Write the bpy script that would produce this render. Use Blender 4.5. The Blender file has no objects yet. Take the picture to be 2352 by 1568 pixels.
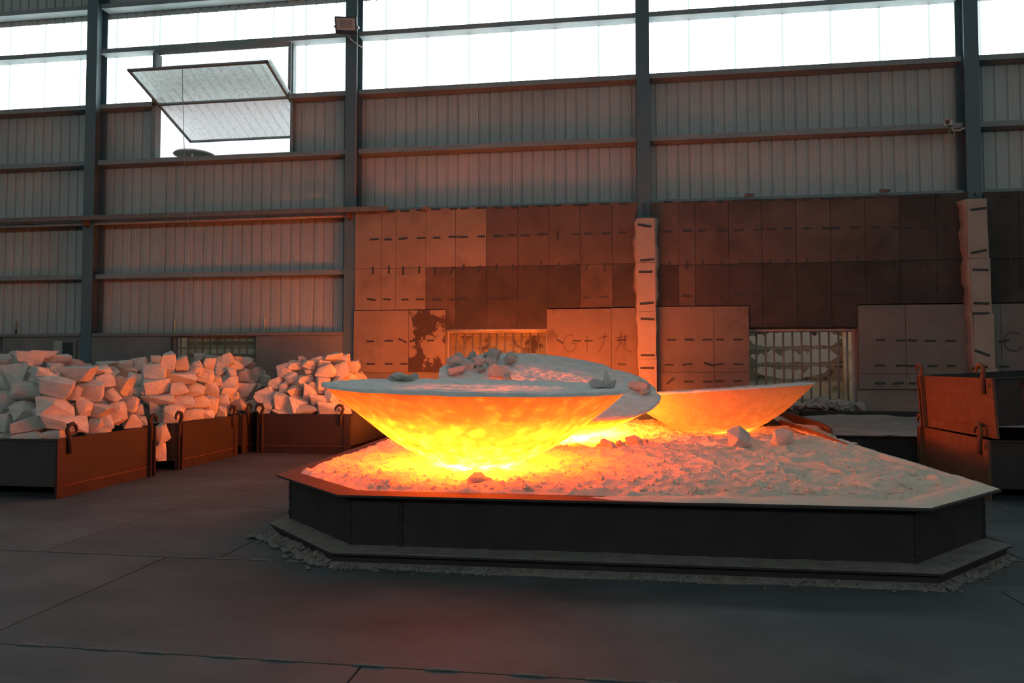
import bpy, bmesh, math, random
import numpy as np
from mathutils import Vector, Matrix, noise as mnoise

scene = bpy.context.scene
COL = scene.collection
rng = random.Random(7)
PI = math.pi

# ------------------------------------------------------------------ camera
cam_data = bpy.data.cameras.new('camera')
cam_data.sensor_width = 36.0
cam_data.lens = 24.0
cam_data.clip_end = 300
cam = bpy.data.objects.new('camera', cam_data)
cam.location = (0, 0, 1.5)
cam.rotation_euler = (math.radians(92.0), 0, math.radians(7.685))
COL.objects.link(cam)
scene.camera = cam

# ------------------------------------------------------------------ overcast sky
world = bpy.data.worlds.new('overcast_sky')
scene.world = world
world.use_nodes = True
bg = world.node_tree.nodes['Background']
bg.inputs['Color'].default_value = (0.93, 0.98, 1.0, 1)
bg.inputs['Strength'].default_value = 1.15

# daylight transmitted by the translucent wall sheets (radiance) and heat of the ingots
DAYLIGHT = 3.7
HEAT = 1550.0

vs = scene.view_settings
vs.view_transform = 'Standard'
vs.look = 'None'
vs.exposure = 0.0
vs.gamma = 1.0
vs.use_curve_mapping = False
cy = scene.cycles
cy.use_denoising = True
cy.max_bounces = 6
cy.use_adaptive_sampling = True
cy.adaptive_threshold = 0.025
cy.diffuse_bounces = 4
cy.glossy_bounces = 3
cy.transmission_bounces = 3
cy.caustics_reflective = False
cy.caustics_refractive = False
cy.sample_clamp_indirect = 30.0

# ------------------------------------------------------------------ measured layout (metres, wall runs along x)
CLIPS = [(-4.73, 4.66, 0), (-4.33, 4.66, 0), (-4.03, 4.66, 0), (-3.7, 4.67, 0), (-3.38, 4.67, 0), (-3.01, 4.67, 0), (-2.79, 4.67, 0), (-2.44, 4.67, 0), (-2.1, 4.67, 0), (-1.76, 4.66, 0), (-1.55, 4.67, 0), (-1.24, 4.67, 0), (-0.89, 4.67, 0), (-0.51, 4.67, 0), (-0.37, 4.67, 0), (0.04, 4.67, 0), (0.38, 4.67, 0), (-4.67, 4.09, 0), (-4.39, 4.08, 0), (-4.07, 4.09, 8), (-3.69, 4.09, 0), (-3.36, 4.09, 0), (-3.02, 4.1, 0), (-2.81, 4.09, 0), (-2.44, 4.09, 0), (-2.1, 4.09, 0), (-1.8, 4.1, 0), (-1.55, 4.09, 0), (-1.2, 4.1, 0), (-0.9, 4.08, 88), (-0.53, 4.09, 0), (-0.29, 4.09, 0), (0.05, 4.09, 0), (0.37, 4.1, 0), (-4.7, 3.45, 90), (-4.36, 3.46, 90), (-4.06, 3.43, 88), (-3.72, 3.44, 90), (-3.39, 3.41, 90), (-3.04, 3.42, 62), (-2.81, 3.47, 78), (-2.48, 3.43, 70), (-2.13, 3.46, 90), (-1.8, 3.44, 92), (-1.56, 3.44, 88), (-1.23, 3.47, 90), (-0.88, 3.44, 90), (-0.54, 3.43, 90), (-0.33, 3.43, 70), (0.02, 3.43, 90), (0.37, 3.42, 75), (-4.73, 2.85, -8), (-4.4, 2.85, -5), (-4.02, 2.84, 0), (-3.7, 2.84, 0), (-3.35, 2.83, 0), (-3.0, 2.83, 0), (-2.8, 2.83, 0), (-2.46, 2.83, 0), (-2.31, 2.83, 0), (-2.1, 2.83, 0), (-1.79, 2.84, 0), (-1.55, 2.84, 0), (-1.19, 2.83, 0), (-0.86, 2.83, 0), (-0.54, 2.83, 0), (-0.32, 2.83, 0), (-0.0, 2.84, 0), (0.39, 2.84, 8), (-2.96, 2.26, 0), (-2.81, 2.26, 0), (-2.47, 2.26, 0), (-2.15, 2.26, 0), (-1.76, 2.25, -8), (-1.55, 2.25, 0), (-4.73, 1.99, 0), (-4.34, 2.0, 0), (-4.05, 2.0, -25), (-3.82, 2.0, 12), (-3.47, 2.0, 0), (-4.72, 1.53, 0), (-4.34, 1.53, 0), (-4.02, 1.53, 0), (-3.83, 1.53, 0), (-3.5, 1.53, 0), (-0.86, 1.97, -30), (-0.53, 1.98, 0), (-0.3, 1.98, 0), (0.34, 1.99, 5), (0.34, 1.52, -5), (1.25, 4.67, -5), (1.59, 4.66, 0), (1.9, 4.66, 0), (2.23, 4.65, 0), (2.54, 4.66, 0), (2.93, 4.66, 0), (3.17, 4.65, 0), (3.5, 4.65, 0), (3.82, 4.64, 0), (4.16, 4.64, 0), (4.37, 4.65, 0), (4.71, 4.64, 0), (4.94, 4.64, 0), (5.39, 4.63, 0), (5.57, 4.64, 0), (5.95, 4.63, 0), (6.21, 4.63, 0), (7.3, 4.6, 0), (1.23, 4.1, 0), (1.61, 4.1, 0), (1.9, 4.1, 5), (2.26, 4.09, 0), (2.57, 4.09, 6), (2.94, 4.09, 0), (3.17, 4.09, 0), (3.47, 4.1, 4), (3.83, 4.09, 0), (4.16, 4.09, 0), (4.33, 4.09, 0), (4.67, 4.09, 0), (5.05, 4.08, 0), (5.38, 4.07, 0), (5.61, 4.06, 0), (5.94, 4.06, 0), (6.26, 4.05, 90), (7.3, 4.06, 0), (1.26, 3.44, 80), (1.6, 3.44, 85), (1.89, 3.49, 95), (2.24, 3.42, 85), (2.56, 3.4, 65), (2.94, 3.44, 40), (3.14, 3.43, 90), (3.46, 3.41, 90), (3.81, 3.44, 90), (4.14, 3.41, 40), (4.36, 3.44, 90), (4.71, 3.44, 90), (5.04, 3.43, 90), (5.39, 3.39, 80), (5.59, 3.4, 85), (5.93, 3.39, 90), (6.26, 3.41, 105), (7.32, 3.39, 80), (1.22, 2.84, 0), (1.58, 2.84, -5), (1.9, 2.83, -5), (2.24, 2.81, 90), (2.56, 2.84, 0), (2.91, 2.84, 0), (3.14, 2.83, 0), (3.47, 2.83, 0), (3.84, 2.83, 0), (4.14, 2.83, 0), (4.38, 2.83, 0), (4.69, 2.83, 0), (5.03, 2.83, 0), (5.37, 2.82, 0), (5.58, 2.83, 0), (5.93, 2.82, 0), (6.27, 2.82, 8), (7.32, 2.82, 0), (2.9, 2.25, 3), (3.12, 2.26, 0), (3.49, 2.26, -8), (3.82, 2.26, 0), (4.14, 2.25, -5), (4.36, 2.25, 0), (4.63, 2.24, 0), (1.29, 1.99, 0), (1.62, 1.99, -4), (1.96, 1.99, 0), (2.19, 1.99, 0), (2.53, 1.99, 0), (1.24, 1.51, 0), (1.58, 1.52, 6), (1.98, 1.52, -20), (2.17, 1.52, 10), (2.53, 1.52, -4), (1.26, 1.2, 40), (1.6, 1.19, 0), (1.96, 1.19, 0), (2.18, 1.2, 0), (2.5, 1.2, 6), (5.07, 1.97, 0), (5.42, 1.96, 0), (5.62, 1.96, -4), (5.93, 1.95, 0), (6.27, 1.95, 0), (5.05, 1.5, 0), (5.42, 1.5, 4), (5.59, 1.49, 0), (5.96, 1.49, 3), (6.28, 1.49, 0), (5.05, 1.17, 0), (5.36, 1.17, 4), (5.63, 1.17, 0), (7.17, 1.94, 12), (7.16, 1.48, 0)]
WRAP_CLIPS_A = [(0.78, 4.17, -10), (0.82, 3.51, 4), (0.79, 3.28, 0), (0.81, 2.68, 5), (0.82, 2.38, -3), (0.82, 1.69, 0), (0.81, 1.45, 0)]
WRAP_CLIPS_B = [(6.68, 4.31, 6), (6.67, 3.54, 12), (6.69, 3.21, -2), (6.69, 2.61, -3), (6.68, 2.43, 0), (6.69, 1.72, -22), (6.64, 1.46, 8)]
PILE_A = [(-7.05, 7.54, 1.58, 0.37, 0.22, 0.21, 0), (-7.05, 7.45, 1.34, 0.32, 0.27, 0.34, 0), (-7.1, 7.32, 1.06, 0.24, 0.21, 0.28, 0), (-6.89, 7.38, 1.19, 0.31, 0.24, 0.28, 0), (-6.8, 7.45, 1.41, 0.24, 0.15, 0.15, -10), (-6.7, 7.44, 1.35, 0.29, 0.2, 0.2, -20), (-6.55, 7.78, 1.38, 0.4, 0.24, 0.23, -3), (-6.52, 7.4, 1.23, 0.41, 0.26, 0.26, -15), (-6.45, 7.32, 1.0, 0.45, 0.3, 0.32, -12), (-6.82, 7.28, 0.97, 0.31, 0.21, 0.21, 0), (-7.0, 7.2, 0.81, 0.2, 0.18, 0.25, 0), (-6.71, 7.21, 0.79, 0.38, 0.23, 0.22, 5), (-6.33, 7.32, 0.82, 0.51, 0.26, 0.21, -8), (-6.38, 7.65, 0.99, 0.22, 0.17, 0.21, -20), (-6.46, 7.89, 1.16, 0.34, 0.25, 0.3, 8), (-6.51, 8.16, 1.3, 0.32, 0.2, 0.21, 5), (-6.55, 8.18, 1.41, 0.25, 0.16, 0.16, 0), (-6.47, 8.44, 1.2, 0.28, 0.23, 0.3, -10), (-6.42, 8.17, 1.09, 0.2, 0.17, 0.22, 30), (-6.36, 7.85, 0.93, 0.36, 0.21, 0.2, -20), (-6.28, 7.9, 0.76, 0.28, 0.21, 0.24, 0), (-6.27, 7.71, 0.75, 0.22, 0.15, 0.17, 20), (-6.34, 8.22, 0.87, 0.28, 0.23, 0.31, 10), (-6.37, 8.48, 0.96, 0.25, 0.21, 0.27, 0), (-6.27, 8.42, 0.75, 0.22, 0.17, 0.21, 0), (-6.26, 8.58, 0.74, 0.15, 0.13, 0.18, 0), (-6.44, 8.56, 1.17, 0.14, 0.14, 0.22, 0), (-6.63, 7.14, 0.67, 0.37, 0.17, 0.12, 0), (-6.44, 7.59, 1.16, 0.16, 0.14, 0.19, 0), (-6.23, 7.74, 0.67, 0.29, 0.14, 0.11, 0), (-7.21, 7.38, 1.25, 0.17, 0.17, 0.25, 0), (-6.31, 8.59, 0.88, 0.14, 0.13, 0.19, 0), (-6.87, 7.12, 0.64, 0.21, 0.14, 0.16, 0), (-6.32, 7.15, 0.69, 0.26, 0.14, 0.12, 0)]
PILE_A_BACK = [(-8.97, 9.23, 1.58, 0.25, 0.19, 0.22, 0), (-8.98, 9.15, 1.4, 0.2, 0.17, 0.24, 0), (-8.22, 9.31, 1.43, 0.25, 0.2, 0.24, 0), (-8.28, 9.46, 1.59, 0.34, 0.19, 0.17, 0), (-8.38, 9.25, 1.63, 0.37, 0.19, 0.15, 0), (-8.25, 9.69, 1.53, 0.29, 0.16, 0.14, 0), (-8.19, 10.47, 1.37, 0.24, 0.2, 0.26, 0), (-8.24, 10.81, 1.5, 0.32, 0.2, 0.19, 0), (-8.25, 10.41, 1.53, 0.35, 0.16, 0.11, 0), (-8.19, 10.83, 1.39, 0.34, 0.2, 0.18, 0), (-8.76, 9.24, 1.62, 0.3, 0.18, 0.17, 0), (-8.21, 9.56, 1.43, 0.26, 0.17, 0.17, 0), (-8.03, 10.88, 0.98, 0.23, 0.23, 0.35, 0), (-8.22, 9.89, 1.47, 0.26, 0.16, 0.14, 0)]
PILE_B = [(-6.61, 9.65, 1.55, 0.22, 0.23, 0.36, -5), (-6.59, 9.96, 1.51, 0.23, 0.21, 0.28, 0), (-6.77, 9.58, 1.38, 0.39, 0.28, 0.32, 0), (-7.02, 9.51, 1.26, 0.27, 0.22, 0.27, 0), (-6.72, 9.5, 1.18, 0.42, 0.28, 0.29, 0), (-6.51, 9.85, 1.3, 0.45, 0.24, 0.21, 0), (-6.5, 10.39, 1.29, 0.36, 0.21, 0.18, 0), (-6.43, 9.66, 1.14, 0.27, 0.19, 0.21, 0), (-6.43, 10.0, 1.11, 0.36, 0.24, 0.25, 0), (-6.58, 9.4, 0.97, 0.46, 0.25, 0.22, -3), (-6.36, 9.72, 0.93, 0.35, 0.23, 0.24, 0), (-6.43, 10.5, 1.1, 0.36, 0.25, 0.26, -10), (-6.35, 10.12, 0.92, 0.28, 0.21, 0.25, 0), (-6.32, 10.33, 0.85, 0.25, 0.22, 0.31, 0), (-6.33, 10.7, 0.9, 0.31, 0.21, 0.23, 0), (-6.56, 9.32, 0.81, 0.23, 0.2, 0.28, 0), (-6.34, 9.29, 0.7, 0.34, 0.27, 0.33, 0), (-6.27, 9.72, 0.74, 0.34, 0.21, 0.21, 0), (-6.25, 10.13, 0.71, 0.23, 0.18, 0.21, 0), (-6.27, 10.54, 0.74, 0.25, 0.19, 0.22, 0), (-6.91, 9.37, 0.95, 0.23, 0.18, 0.22, 0), (-6.95, 9.43, 1.08, 0.25, 0.19, 0.22, 0), (-6.78, 9.42, 1.09, 0.25, 0.15, 0.14, 0), (-6.39, 10.9, 1.03, 0.28, 0.2, 0.21, 0), (-6.59, 10.69, 1.52, 0.22, 0.17, 0.21, 0), (-6.54, 10.27, 1.41, 0.21, 0.15, 0.16, 0), (-6.52, 10.58, 1.37, 0.2, 0.14, 0.15, 0), (-6.47, 10.73, 1.24, 0.22, 0.18, 0.23, 0), (-6.58, 10.35, 1.5, 0.2, 0.14, 0.17, 0), (-6.3, 9.43, 0.82, 0.2, 0.17, 0.22, 0), (-6.33, 9.31, 0.83, 0.2, 0.15, 0.18, 0)]
PILE_B_BACK = [(-8.09, 11.02, 1.5, 0.29, 0.23, 0.3, 0), (-8.2, 10.99, 1.48, 0.21, 0.17, 0.22, 0), (-8.02, 11.37, 1.6, 0.2, 0.15, 0.18, 0), (-7.96, 11.05, 1.44, 0.23, 0.19, 0.24, 0), (-8.33, 11.0, 1.5, 0.29, 0.17, 0.16, 0), (-8.04, 12.73, 1.65, 0.22, 0.16, 0.18, 0), (-8.04, 13.16, 1.65, 0.3, 0.16, 0.14, 0)]
PILE_B_SPILL = [(-6.19, 8.92, 0.53, 0.2, 0.2, 0.3, 10), (-6.19, 8.88, 0.29, 0.2, 0.19, 0.27, 4)]
PILE_D = [(-6.85, 11.47, 1.39, 0.25, 0.21, 0.27, -25), (-6.79, 11.55, 1.57, 0.32, 0.24, 0.27, 25), (-6.69, 11.71, 1.51, 0.26, 0.19, 0.21, 0), (-6.7, 12.08, 1.55, 0.27, 0.2, 0.22, 0), (-6.72, 11.79, 1.62, 0.22, 0.12, 0.1, 0), (-6.61, 11.44, 1.34, 0.19, 0.17, 0.24, 0), (-6.61, 11.85, 1.31, 0.33, 0.24, 0.28, 0), (-6.62, 12.24, 1.35, 0.29, 0.22, 0.27, 0), (-6.61, 11.37, 1.14, 0.37, 0.26, 0.28, 20), (-6.5, 11.71, 1.01, 0.4, 0.29, 0.33, 0), (-6.55, 11.88, 1.18, 0.33, 0.17, 0.15, 10), (-6.52, 12.11, 1.1, 0.27, 0.21, 0.25, 0), (-6.39, 11.29, 0.8, 0.29, 0.21, 0.24, 0), (-6.56, 12.48, 1.2, 0.26, 0.22, 0.28, 0), (-6.61, 12.53, 1.36, 0.17, 0.12, 0.13, 0), (-6.68, 12.27, 1.52, 0.15, 0.12, 0.15, 0), (-6.37, 11.73, 0.75, 0.26, 0.22, 0.29, 0), (-6.45, 11.27, 0.93, 0.23, 0.18, 0.22, 0)]
PILE_C = [(-5.96, 11.46, 0.97, 0.4, 0.28, 0.3, 0), (-5.67, 11.41, 0.85, 0.28, 0.26, 0.37, 0), (-5.81, 11.53, 1.19, 0.25, 0.18, 0.21, 0), (-5.68, 11.63, 1.4, 0.29, 0.24, 0.31, 0), (-5.51, 11.66, 1.49, 0.31, 0.2, 0.21, 0), (-5.39, 11.68, 1.62, 0.16, 0.1, 0.1, 0), (-5.24, 11.66, 1.5, 0.29, 0.19, 0.19, 0), (-5.21, 11.59, 1.39, 0.19, 0.11, 0.1, 0), (-5.52, 11.57, 1.28, 0.3, 0.21, 0.23, 0), (-5.64, 11.49, 1.11, 0.21, 0.17, 0.23, 0), (-5.27, 11.57, 1.23, 0.38, 0.25, 0.25, 0), (-5.43, 11.48, 1.04, 0.3, 0.22, 0.25, 20), (-4.9, 11.64, 1.39, 0.38, 0.28, 0.31, 0), (-5.12, 11.47, 1.01, 0.32, 0.24, 0.29, -15), (-5.34, 11.41, 0.82, 0.38, 0.3, 0.38, 0), (-4.94, 11.41, 0.9, 0.32, 0.2, 0.19, 0), (-4.93, 11.52, 1.15, 0.24, 0.23, 0.33, 0), (-4.7, 11.47, 0.98, 0.33, 0.27, 0.34, -20), (-4.68, 11.78, 1.38, 0.33, 0.28, 0.36, 0), (-4.71, 12.43, 1.47, 0.26, 0.23, 0.31, 0), (-4.77, 11.88, 1.58, 0.41, 0.26, 0.26, 8), (-4.83, 11.72, 1.66, 0.37, 0.17, 0.12, 8), (-5.11, 11.69, 1.61, 0.27, 0.13, 0.1, 5), (-4.74, 11.37, 0.75, 0.41, 0.25, 0.24, 0), (-5.13, 11.35, 0.73, 0.43, 0.22, 0.18, 0), (-5.9, 11.35, 0.76, 0.32, 0.21, 0.21, 0), (-4.64, 12.5, 1.3, 0.33, 0.19, 0.17, 0), (-5.62, 11.3, 0.68, 0.32, 0.14, 0.1, 0), (-4.43, 11.32, 0.72, 0.21, 0.14, 0.16, 0), (-4.97, 11.65, 1.52, 0.22, 0.14, 0.14, 0), (-4.62, 11.94, 1.26, 0.28, 0.18, 0.18, 0), (-4.64, 11.53, 1.17, 0.25, 0.22, 0.3, 0), (-4.51, 11.5, 0.98, 0.23, 0.21, 0.3, 0), (-5.08, 11.49, 1.13, 0.18, 0.14, 0.18, 0), (-4.56, 11.96, 1.12, 0.26, 0.2, 0.25, 0)]

# ------------------------------------------------------------------ materials
def new_mat(name):
    m = bpy.data.materials.new(name)
    m.use_nodes = True
    nt = m.node_tree
    return m, nt, nt.nodes, nt.links, nt.nodes['Principled BSDF']

def rgba(c):
    return (c[0], c[1], c[2], 1)

def noise_node(nt, scale, detail=6, rough=0.6, coord='Object', stretch=None):
    tc = nt.nodes.new('ShaderNodeTexCoord')
    if coord == 'World':
        src = nt.nodes.new('ShaderNodeNewGeometry').outputs['Position']
    else:
        src = tc.outputs[coord]
    if stretch:
        mp = nt.nodes.new('ShaderNodeMapping')
        mp.inputs['Scale'].default_value = stretch
        nt.links.new(src, mp.inputs['Vector'])
        src = mp.outputs['Vector']
    n = nt.nodes.new('ShaderNodeTexNoise')
    n.inputs['Scale'].default_value = scale
    n.inputs['Detail'].default_value = detail
    n.inputs['Roughness'].default_value = rough
    nt.links.new(src, n.inputs['Vector'])
    return n

def ramp(nt, src, stops, mode='LINEAR'):
    r = nt.nodes.new('ShaderNodeValToRGB')
    r.color_ramp.interpolation = mode
    e = r.color_ramp.elements
    while len(e) < len(stops):
        e.new(0.5)
    for el, (p, c) in zip(e, stops):
        el.position = p
        el.color = rgba(c) if hasattr(c, '__len__') else (c, c, c, 1)
    nt.links.new(src, r.inputs['Fac'])
    return r

def mix(nt, fac, a, b, blend='MIX'):
    m = nt.nodes.new('ShaderNodeMix')
    m.data_type = 'RGBA'
    m.blend_type = blend
    for k, v in ((0, fac), (6, a), (7, b)):
        if isinstance(v, (int, float)):
            m.inputs[k].default_value = v
        elif isinstance(v, tuple):
            m.inputs[k].default_value = rgba(v)
        else:
            nt.links.new(v, m.inputs[k])
    return m.outputs[2]

def bump(nt, bsdf, height, strength, dist=0.02):
    b = nt.nodes.new('ShaderNodeBump')
    b.inputs['Strength'].default_value = strength
    b.inputs['Distance'].default_value = dist
    nt.links.new(height, b.inputs['Height'])
    nt.links.new(b.outputs['Normal'], bsdf.inputs['Normal'])

def simple(name, c0, c1, scale=6, rough=0.7, metal=0.0, bumps=0.25, bdist=0.01, coord='Object', stretch=None,
           lo=0.3, hi=0.7, vary=0.0, bscale=None, stain=None, spec=0.5):
    """two-tone mottled surface with fine relief; vary = brightness spread between objects"""
    m, nt, N, L, b = new_mat(name)
    n = noise_node(nt, scale, 8, 0.62, coord, stretch)
    col = ramp(nt, n.outputs['Fac'], [(lo, c0), (hi, c1)]).outputs['Color']
    if stain:
        sc, sl, sh, sc_col = stain
        s = noise_node(nt, sc, 5, 0.6, coord)
        f = ramp(nt, s.outputs['Fac'], [(sl, 0.0), (sh, 1.0)]).outputs['Color']
        col = mix(nt, f, col, sc_col)
    if vary:
        oi = N.new('ShaderNodeObjectInfo')
        mr = N.new('ShaderNodeMapRange')
        mr.inputs['To Min'].default_value = 1 - vary
        mr.inputs['To Max'].default_value = 1 + vary
        L.new(oi.outputs['Random'], mr.inputs['Value'])
        hs = N.new('ShaderNodeHueSaturation')
        L.new(mr.outputs['Result'], hs.inputs['Value'])
        L.new(col, hs.inputs['Color'])
        col = hs.outputs['Color']
    L.new(col, b.inputs['Base Color'])
    b.inputs['Roughness'].default_value = rough
    b.inputs['Metallic'].default_value = metal
    b.inputs['Specular IOR Level'].default_value = spec
    if bumps:
        n2 = noise_node(nt, bscale or scale * 5, 6, 0.65, coord, stretch)
        bump(nt, b, n2.outputs['Fac'], bumps, bdist)
    return m

M = {}
M['plate'] = simple('dusty_floor_plate', (.052, .065, .068), (.098, .115, .118), 1.1, .72, coord='World', bumps=.12, bdist=.004,
                    bscale=26, stretch=(1, 1.7, 1), stain=(.55, .5, .68, (.062, .066, .065)), vary=.06, spec=.25)
M['gap'] = simple('floor_gap_grime', (.02, .02, .02), (.05, .045, .04), 8, .9)
M['steel_dark'] = simple('sooty_steel', (.015, .013, .012), (.032, .028, .025), 3, .8, bumps=.15, bdist=.004, bscale=40,
                         stain=(9, .66, .74, (.050, .046, .042)))
M['steel_rust'] = simple('rust_brown_steel', (.016, .008, .005), (.032, .017, .011), 2.5, .72, bumps=.2, bdist=.004, bscale=45,
                         stain=(4, .58, .72, (.010, .006, .005)))
M['rust_edge'] = simple('bright_rust', (.108, .044, .020), (.167, .078, .039), 7, .8, bumps=.3, bdist=.004)
M['bin_dark'] = simple('grey_green_bin_paint', (.022, .024, .022), (.043, .043, .039), 2, .6, bumps=.15, bdist=.003, bscale=40)
M['column'] = simple('blue_grey_column_paint', (.062, .100, .115), (.085, .128, .142), 2.5, .55, bumps=.05, bdist=.002)
M['girt'] = simple('blue_grey_girt_paint', (.130, .163, .169), (.221, .240, .234), 3, .6, bumps=.05, bdist=.002, stretch=(.4, 1, 3))
M['rail'] = simple('brown_channel_steel', (.10, .085, .075), (.17, .145, .13), 4, .6, bumps=.1, bdist=.002)
M['cladding'] = simple('cream_grey_cladding', (.29, .30, .285), (.38, .39, .365), .7, .55, coord='World', bumps=0,
                       stretch=(1.6, 1, .35))
M['masonry'] = simple('dark_plaster', (.132, .123, .116), (.220, .204, .187), 1.6, .9, bumps=.4, bdist=.012, bscale=18, coord='World')
M['plaster'] = simple('rough_brown_plaster', (.168, .133, .112), (.266, .217, .182), 2.2, .95, bumps=.9, bdist=.03, bscale=9, coord='World')
M['board_tan'] = simple('tan_fibre_board', (.20, .145, .10), (.26, .19, .135), 1.5, .9, bumps=.25, bdist=.005, bscale=60, vary=.06,
                        coord='World', stain=(1.1, .5, .72, (.14, .10, .07)))
M['board_brown'] = simple('browned_fibre_board', (.085, .060, .048), (.135, .095, .075), 1.7, .92, bumps=.35, bdist=.006, bscale=55, vary=.10,
                          coord='World', stain=(1.0, .48, .7, (.058, .043, .036)))
M['board_soot'] = simple('sooted_fibre_board', (.040, .031, .027), (.072, .054, .046), 1.6, .95, bumps=.45, bdist=.007, bscale=50, vary=.12,
                         coord='World', stain=(.9, .47, .66, (.030, .025, .023)))
M['board_pale'] = simple('pale_brown_fibre_board', (.145, .108, .088), (.19, .145, .118), 1.8, .92, bumps=.35, bdist=.005, bscale=70, vary=.05,
                         coord='World', stain=(1.6, .6, .72, (.10, .078, .064)))
M['board_grey'] = simple('grey_brown_fibre_board', (.15, .125, .11), (.20, .168, .148), 1.8, .92, bumps=.35, bdist=.005, bscale=70, vary=.05,
                         coord='World', stain=(1.3, .6, .68, (.10, .085, .075)))
M['board_peel'] = simple('peeling_fibre_board', (.20, .145, .10), (.25, .185, .13), 2, .92, bumps=.4, bdist=.006, bscale=50,
                         coord='World', stain=(1.7, .5, .53, (.055, .036, .028)))
M['wrap'] = simple('pale_insulation', (.303, .231, .185), (.364, .287, .237), 2.5, .92, bumps=.3, bdist=.006, bscale=40, coord='World')
M['clip'] = simple('black_clip', (.012, .012, .012), (.03, .028, .026), 20, .6, bumps=0)
M['stone'] = simple('pale_quarry_stone', (.53, .50, .455), (.73, .69, .635), 3.2, .92, bumps=.8, bdist=.03, bscale=11, vary=.1,
                    stain=(5, .62, .7, (.42, .385, .345)))
M['powder'] = simple('white_oxide_powder', (.64, .545, .43), (.76, .66, .54), 2.5, 1.0, bumps=.9, bdist=.02, bscale=38, coord='World')
M['heap'] = simple('shade_toned_powder_and_debris', (.28, .26, .24), (.42, .395, .37), 3, 1.0, bumps=.8, bdist=.02, bscale=30, coord='World')  # rear tray powder with its shade put into the colour; also sill debris
M['dust'] = simple('grey_settled_dust', (.15, .135, .12), (.25, .23, .205), 8, 1.0, bumps=.8, bdist=.012, bscale=50, coord='World')
M['yellow'] = simple('yellowed_hood_sheet', (.50, .47, .30), (.62, .58, .40), 2.5, .7, bumps=.1, bdist=.004, coord='World',
                     stain=(1.8, .56, .7, (.16, .14, .085)))
M['scorch'] = simple('scorched_hood_sheet', (.20, .18, .12), (.42, .38, .24), 3, .75, bumps=.15, bdist=.004, coord='World',
                     stain=(3, .5, .6, (.07, .06, .05)))
M['neighbour'] = simple('pinkish_outer_wall', (.30, .215, .175), (.36, .26, .215), 1.2, .9, bumps=.1, coord='World',
                        stain=(2.0, .66, .72, (.36, .20, .08)), stretch=(2.5, 1, .3))
M['bar'] = simple('grey_bar_paint', (.12, .108, .098), (.2, .18, .165), 9, .6, bumps=.1, bdist=.002)
M['frame'] = simple('worn_window_frame', (.26, .24, .22), (.38, .36, .33), 5, .6, bumps=.1, bdist=.003)
M['black'] = simple('black_plastic', (.018, .02, .022), (.035, .038, .04), 10, .45, bumps=0)
M['lens'] = simple('dull_lamp_glass', (.33, .33, .30), (.4, .4, .37), 3, .35, bumps=0)
M['lens_core'] = simple('lamp_reflector', (.22, .21, .195), (.27, .26, .24), 3, .4, bumps=0)
M['cream'] = simple('cream_plastic', (.42, .40, .36), (.5, .48, .43), 3, .5, bumps=0)
M['cable'] = simple('grey_cable', (.2, .2, .19), (.28, .28, .26), 10, .6, bumps=0)
M['mark'] = simple('faint_dark_marking', (.09, .067, .056), (.12, .09, .074), 12, .95, bumps=0)
M['red_mark'] = simple('dark_red_paint', (.05, .016, .012), (.075, .024, .018), 12, .8, bumps=0)

def skylight_mat():
    m, nt, N, L, b = new_mat('daylit_translucent_sheet')
    n = noise_node(nt, 1.2, 5, .6, 'World', (3, 1, .25))
    r = ramp(nt, n.outputs['Fac'], [(.35, (.76, .94, .96)), (.6, (.90, 1.0, 1.0))])
    b.inputs['Base Color'].default_value = (.6, .68, .68, 1)
    L.new(r.outputs['Color'], b.inputs['Emission Color'])
    b.inputs['Emission Strength'].default_value = DAYLIGHT
    return m
M['skylight'] = skylight_mat()

def lap_mat():
    m, nt, N, L, b = new_mat('doubled_translucent_lap')
    b.inputs['Base Color'].default_value = (.5, .6, .6, 1)
    b.inputs['Emission Color'].default_value = (.80, .93, .93, 1)
    b.inputs['Emission Strength'].default_value = .8
    return m
M['lap'] = lap_mat()

def translucent_mat(name, c_a, c_b):
    m, nt, N, L, b = new_mat(name)
    n = noise_node(nt, 3, 6, .6, 'Object', (4, .5, 4))
    c = ramp(nt, n.outputs['Fac'], [(.3, c_a), (.65, c_b)]).outputs['Color']
    t = N.new('ShaderNodeBsdfTranslucent')
    d = N.new('ShaderNodeBsdfDiffuse')
    ms = N.new('ShaderNodeMixShader')
    ms.inputs[0].default_value = .2
    L.new(c, t.inputs['Color']); L.new(c, d.inputs['Color'])
    L.new(t.outputs[0], ms.inputs[1]); L.new(d.outputs[0], ms.inputs[2])
    L.new(ms.outputs[0], N['Material Output'].inputs['Surface'])
    return m
M['translucent'] = translucent_mat('weathered_translucent_sheet', (.60, .70, .68), (.90, .97, .95))
M['milky'] = translucent_mat('milky_sheet', (.62, .61, .62), (.80, .78, .79))

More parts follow.
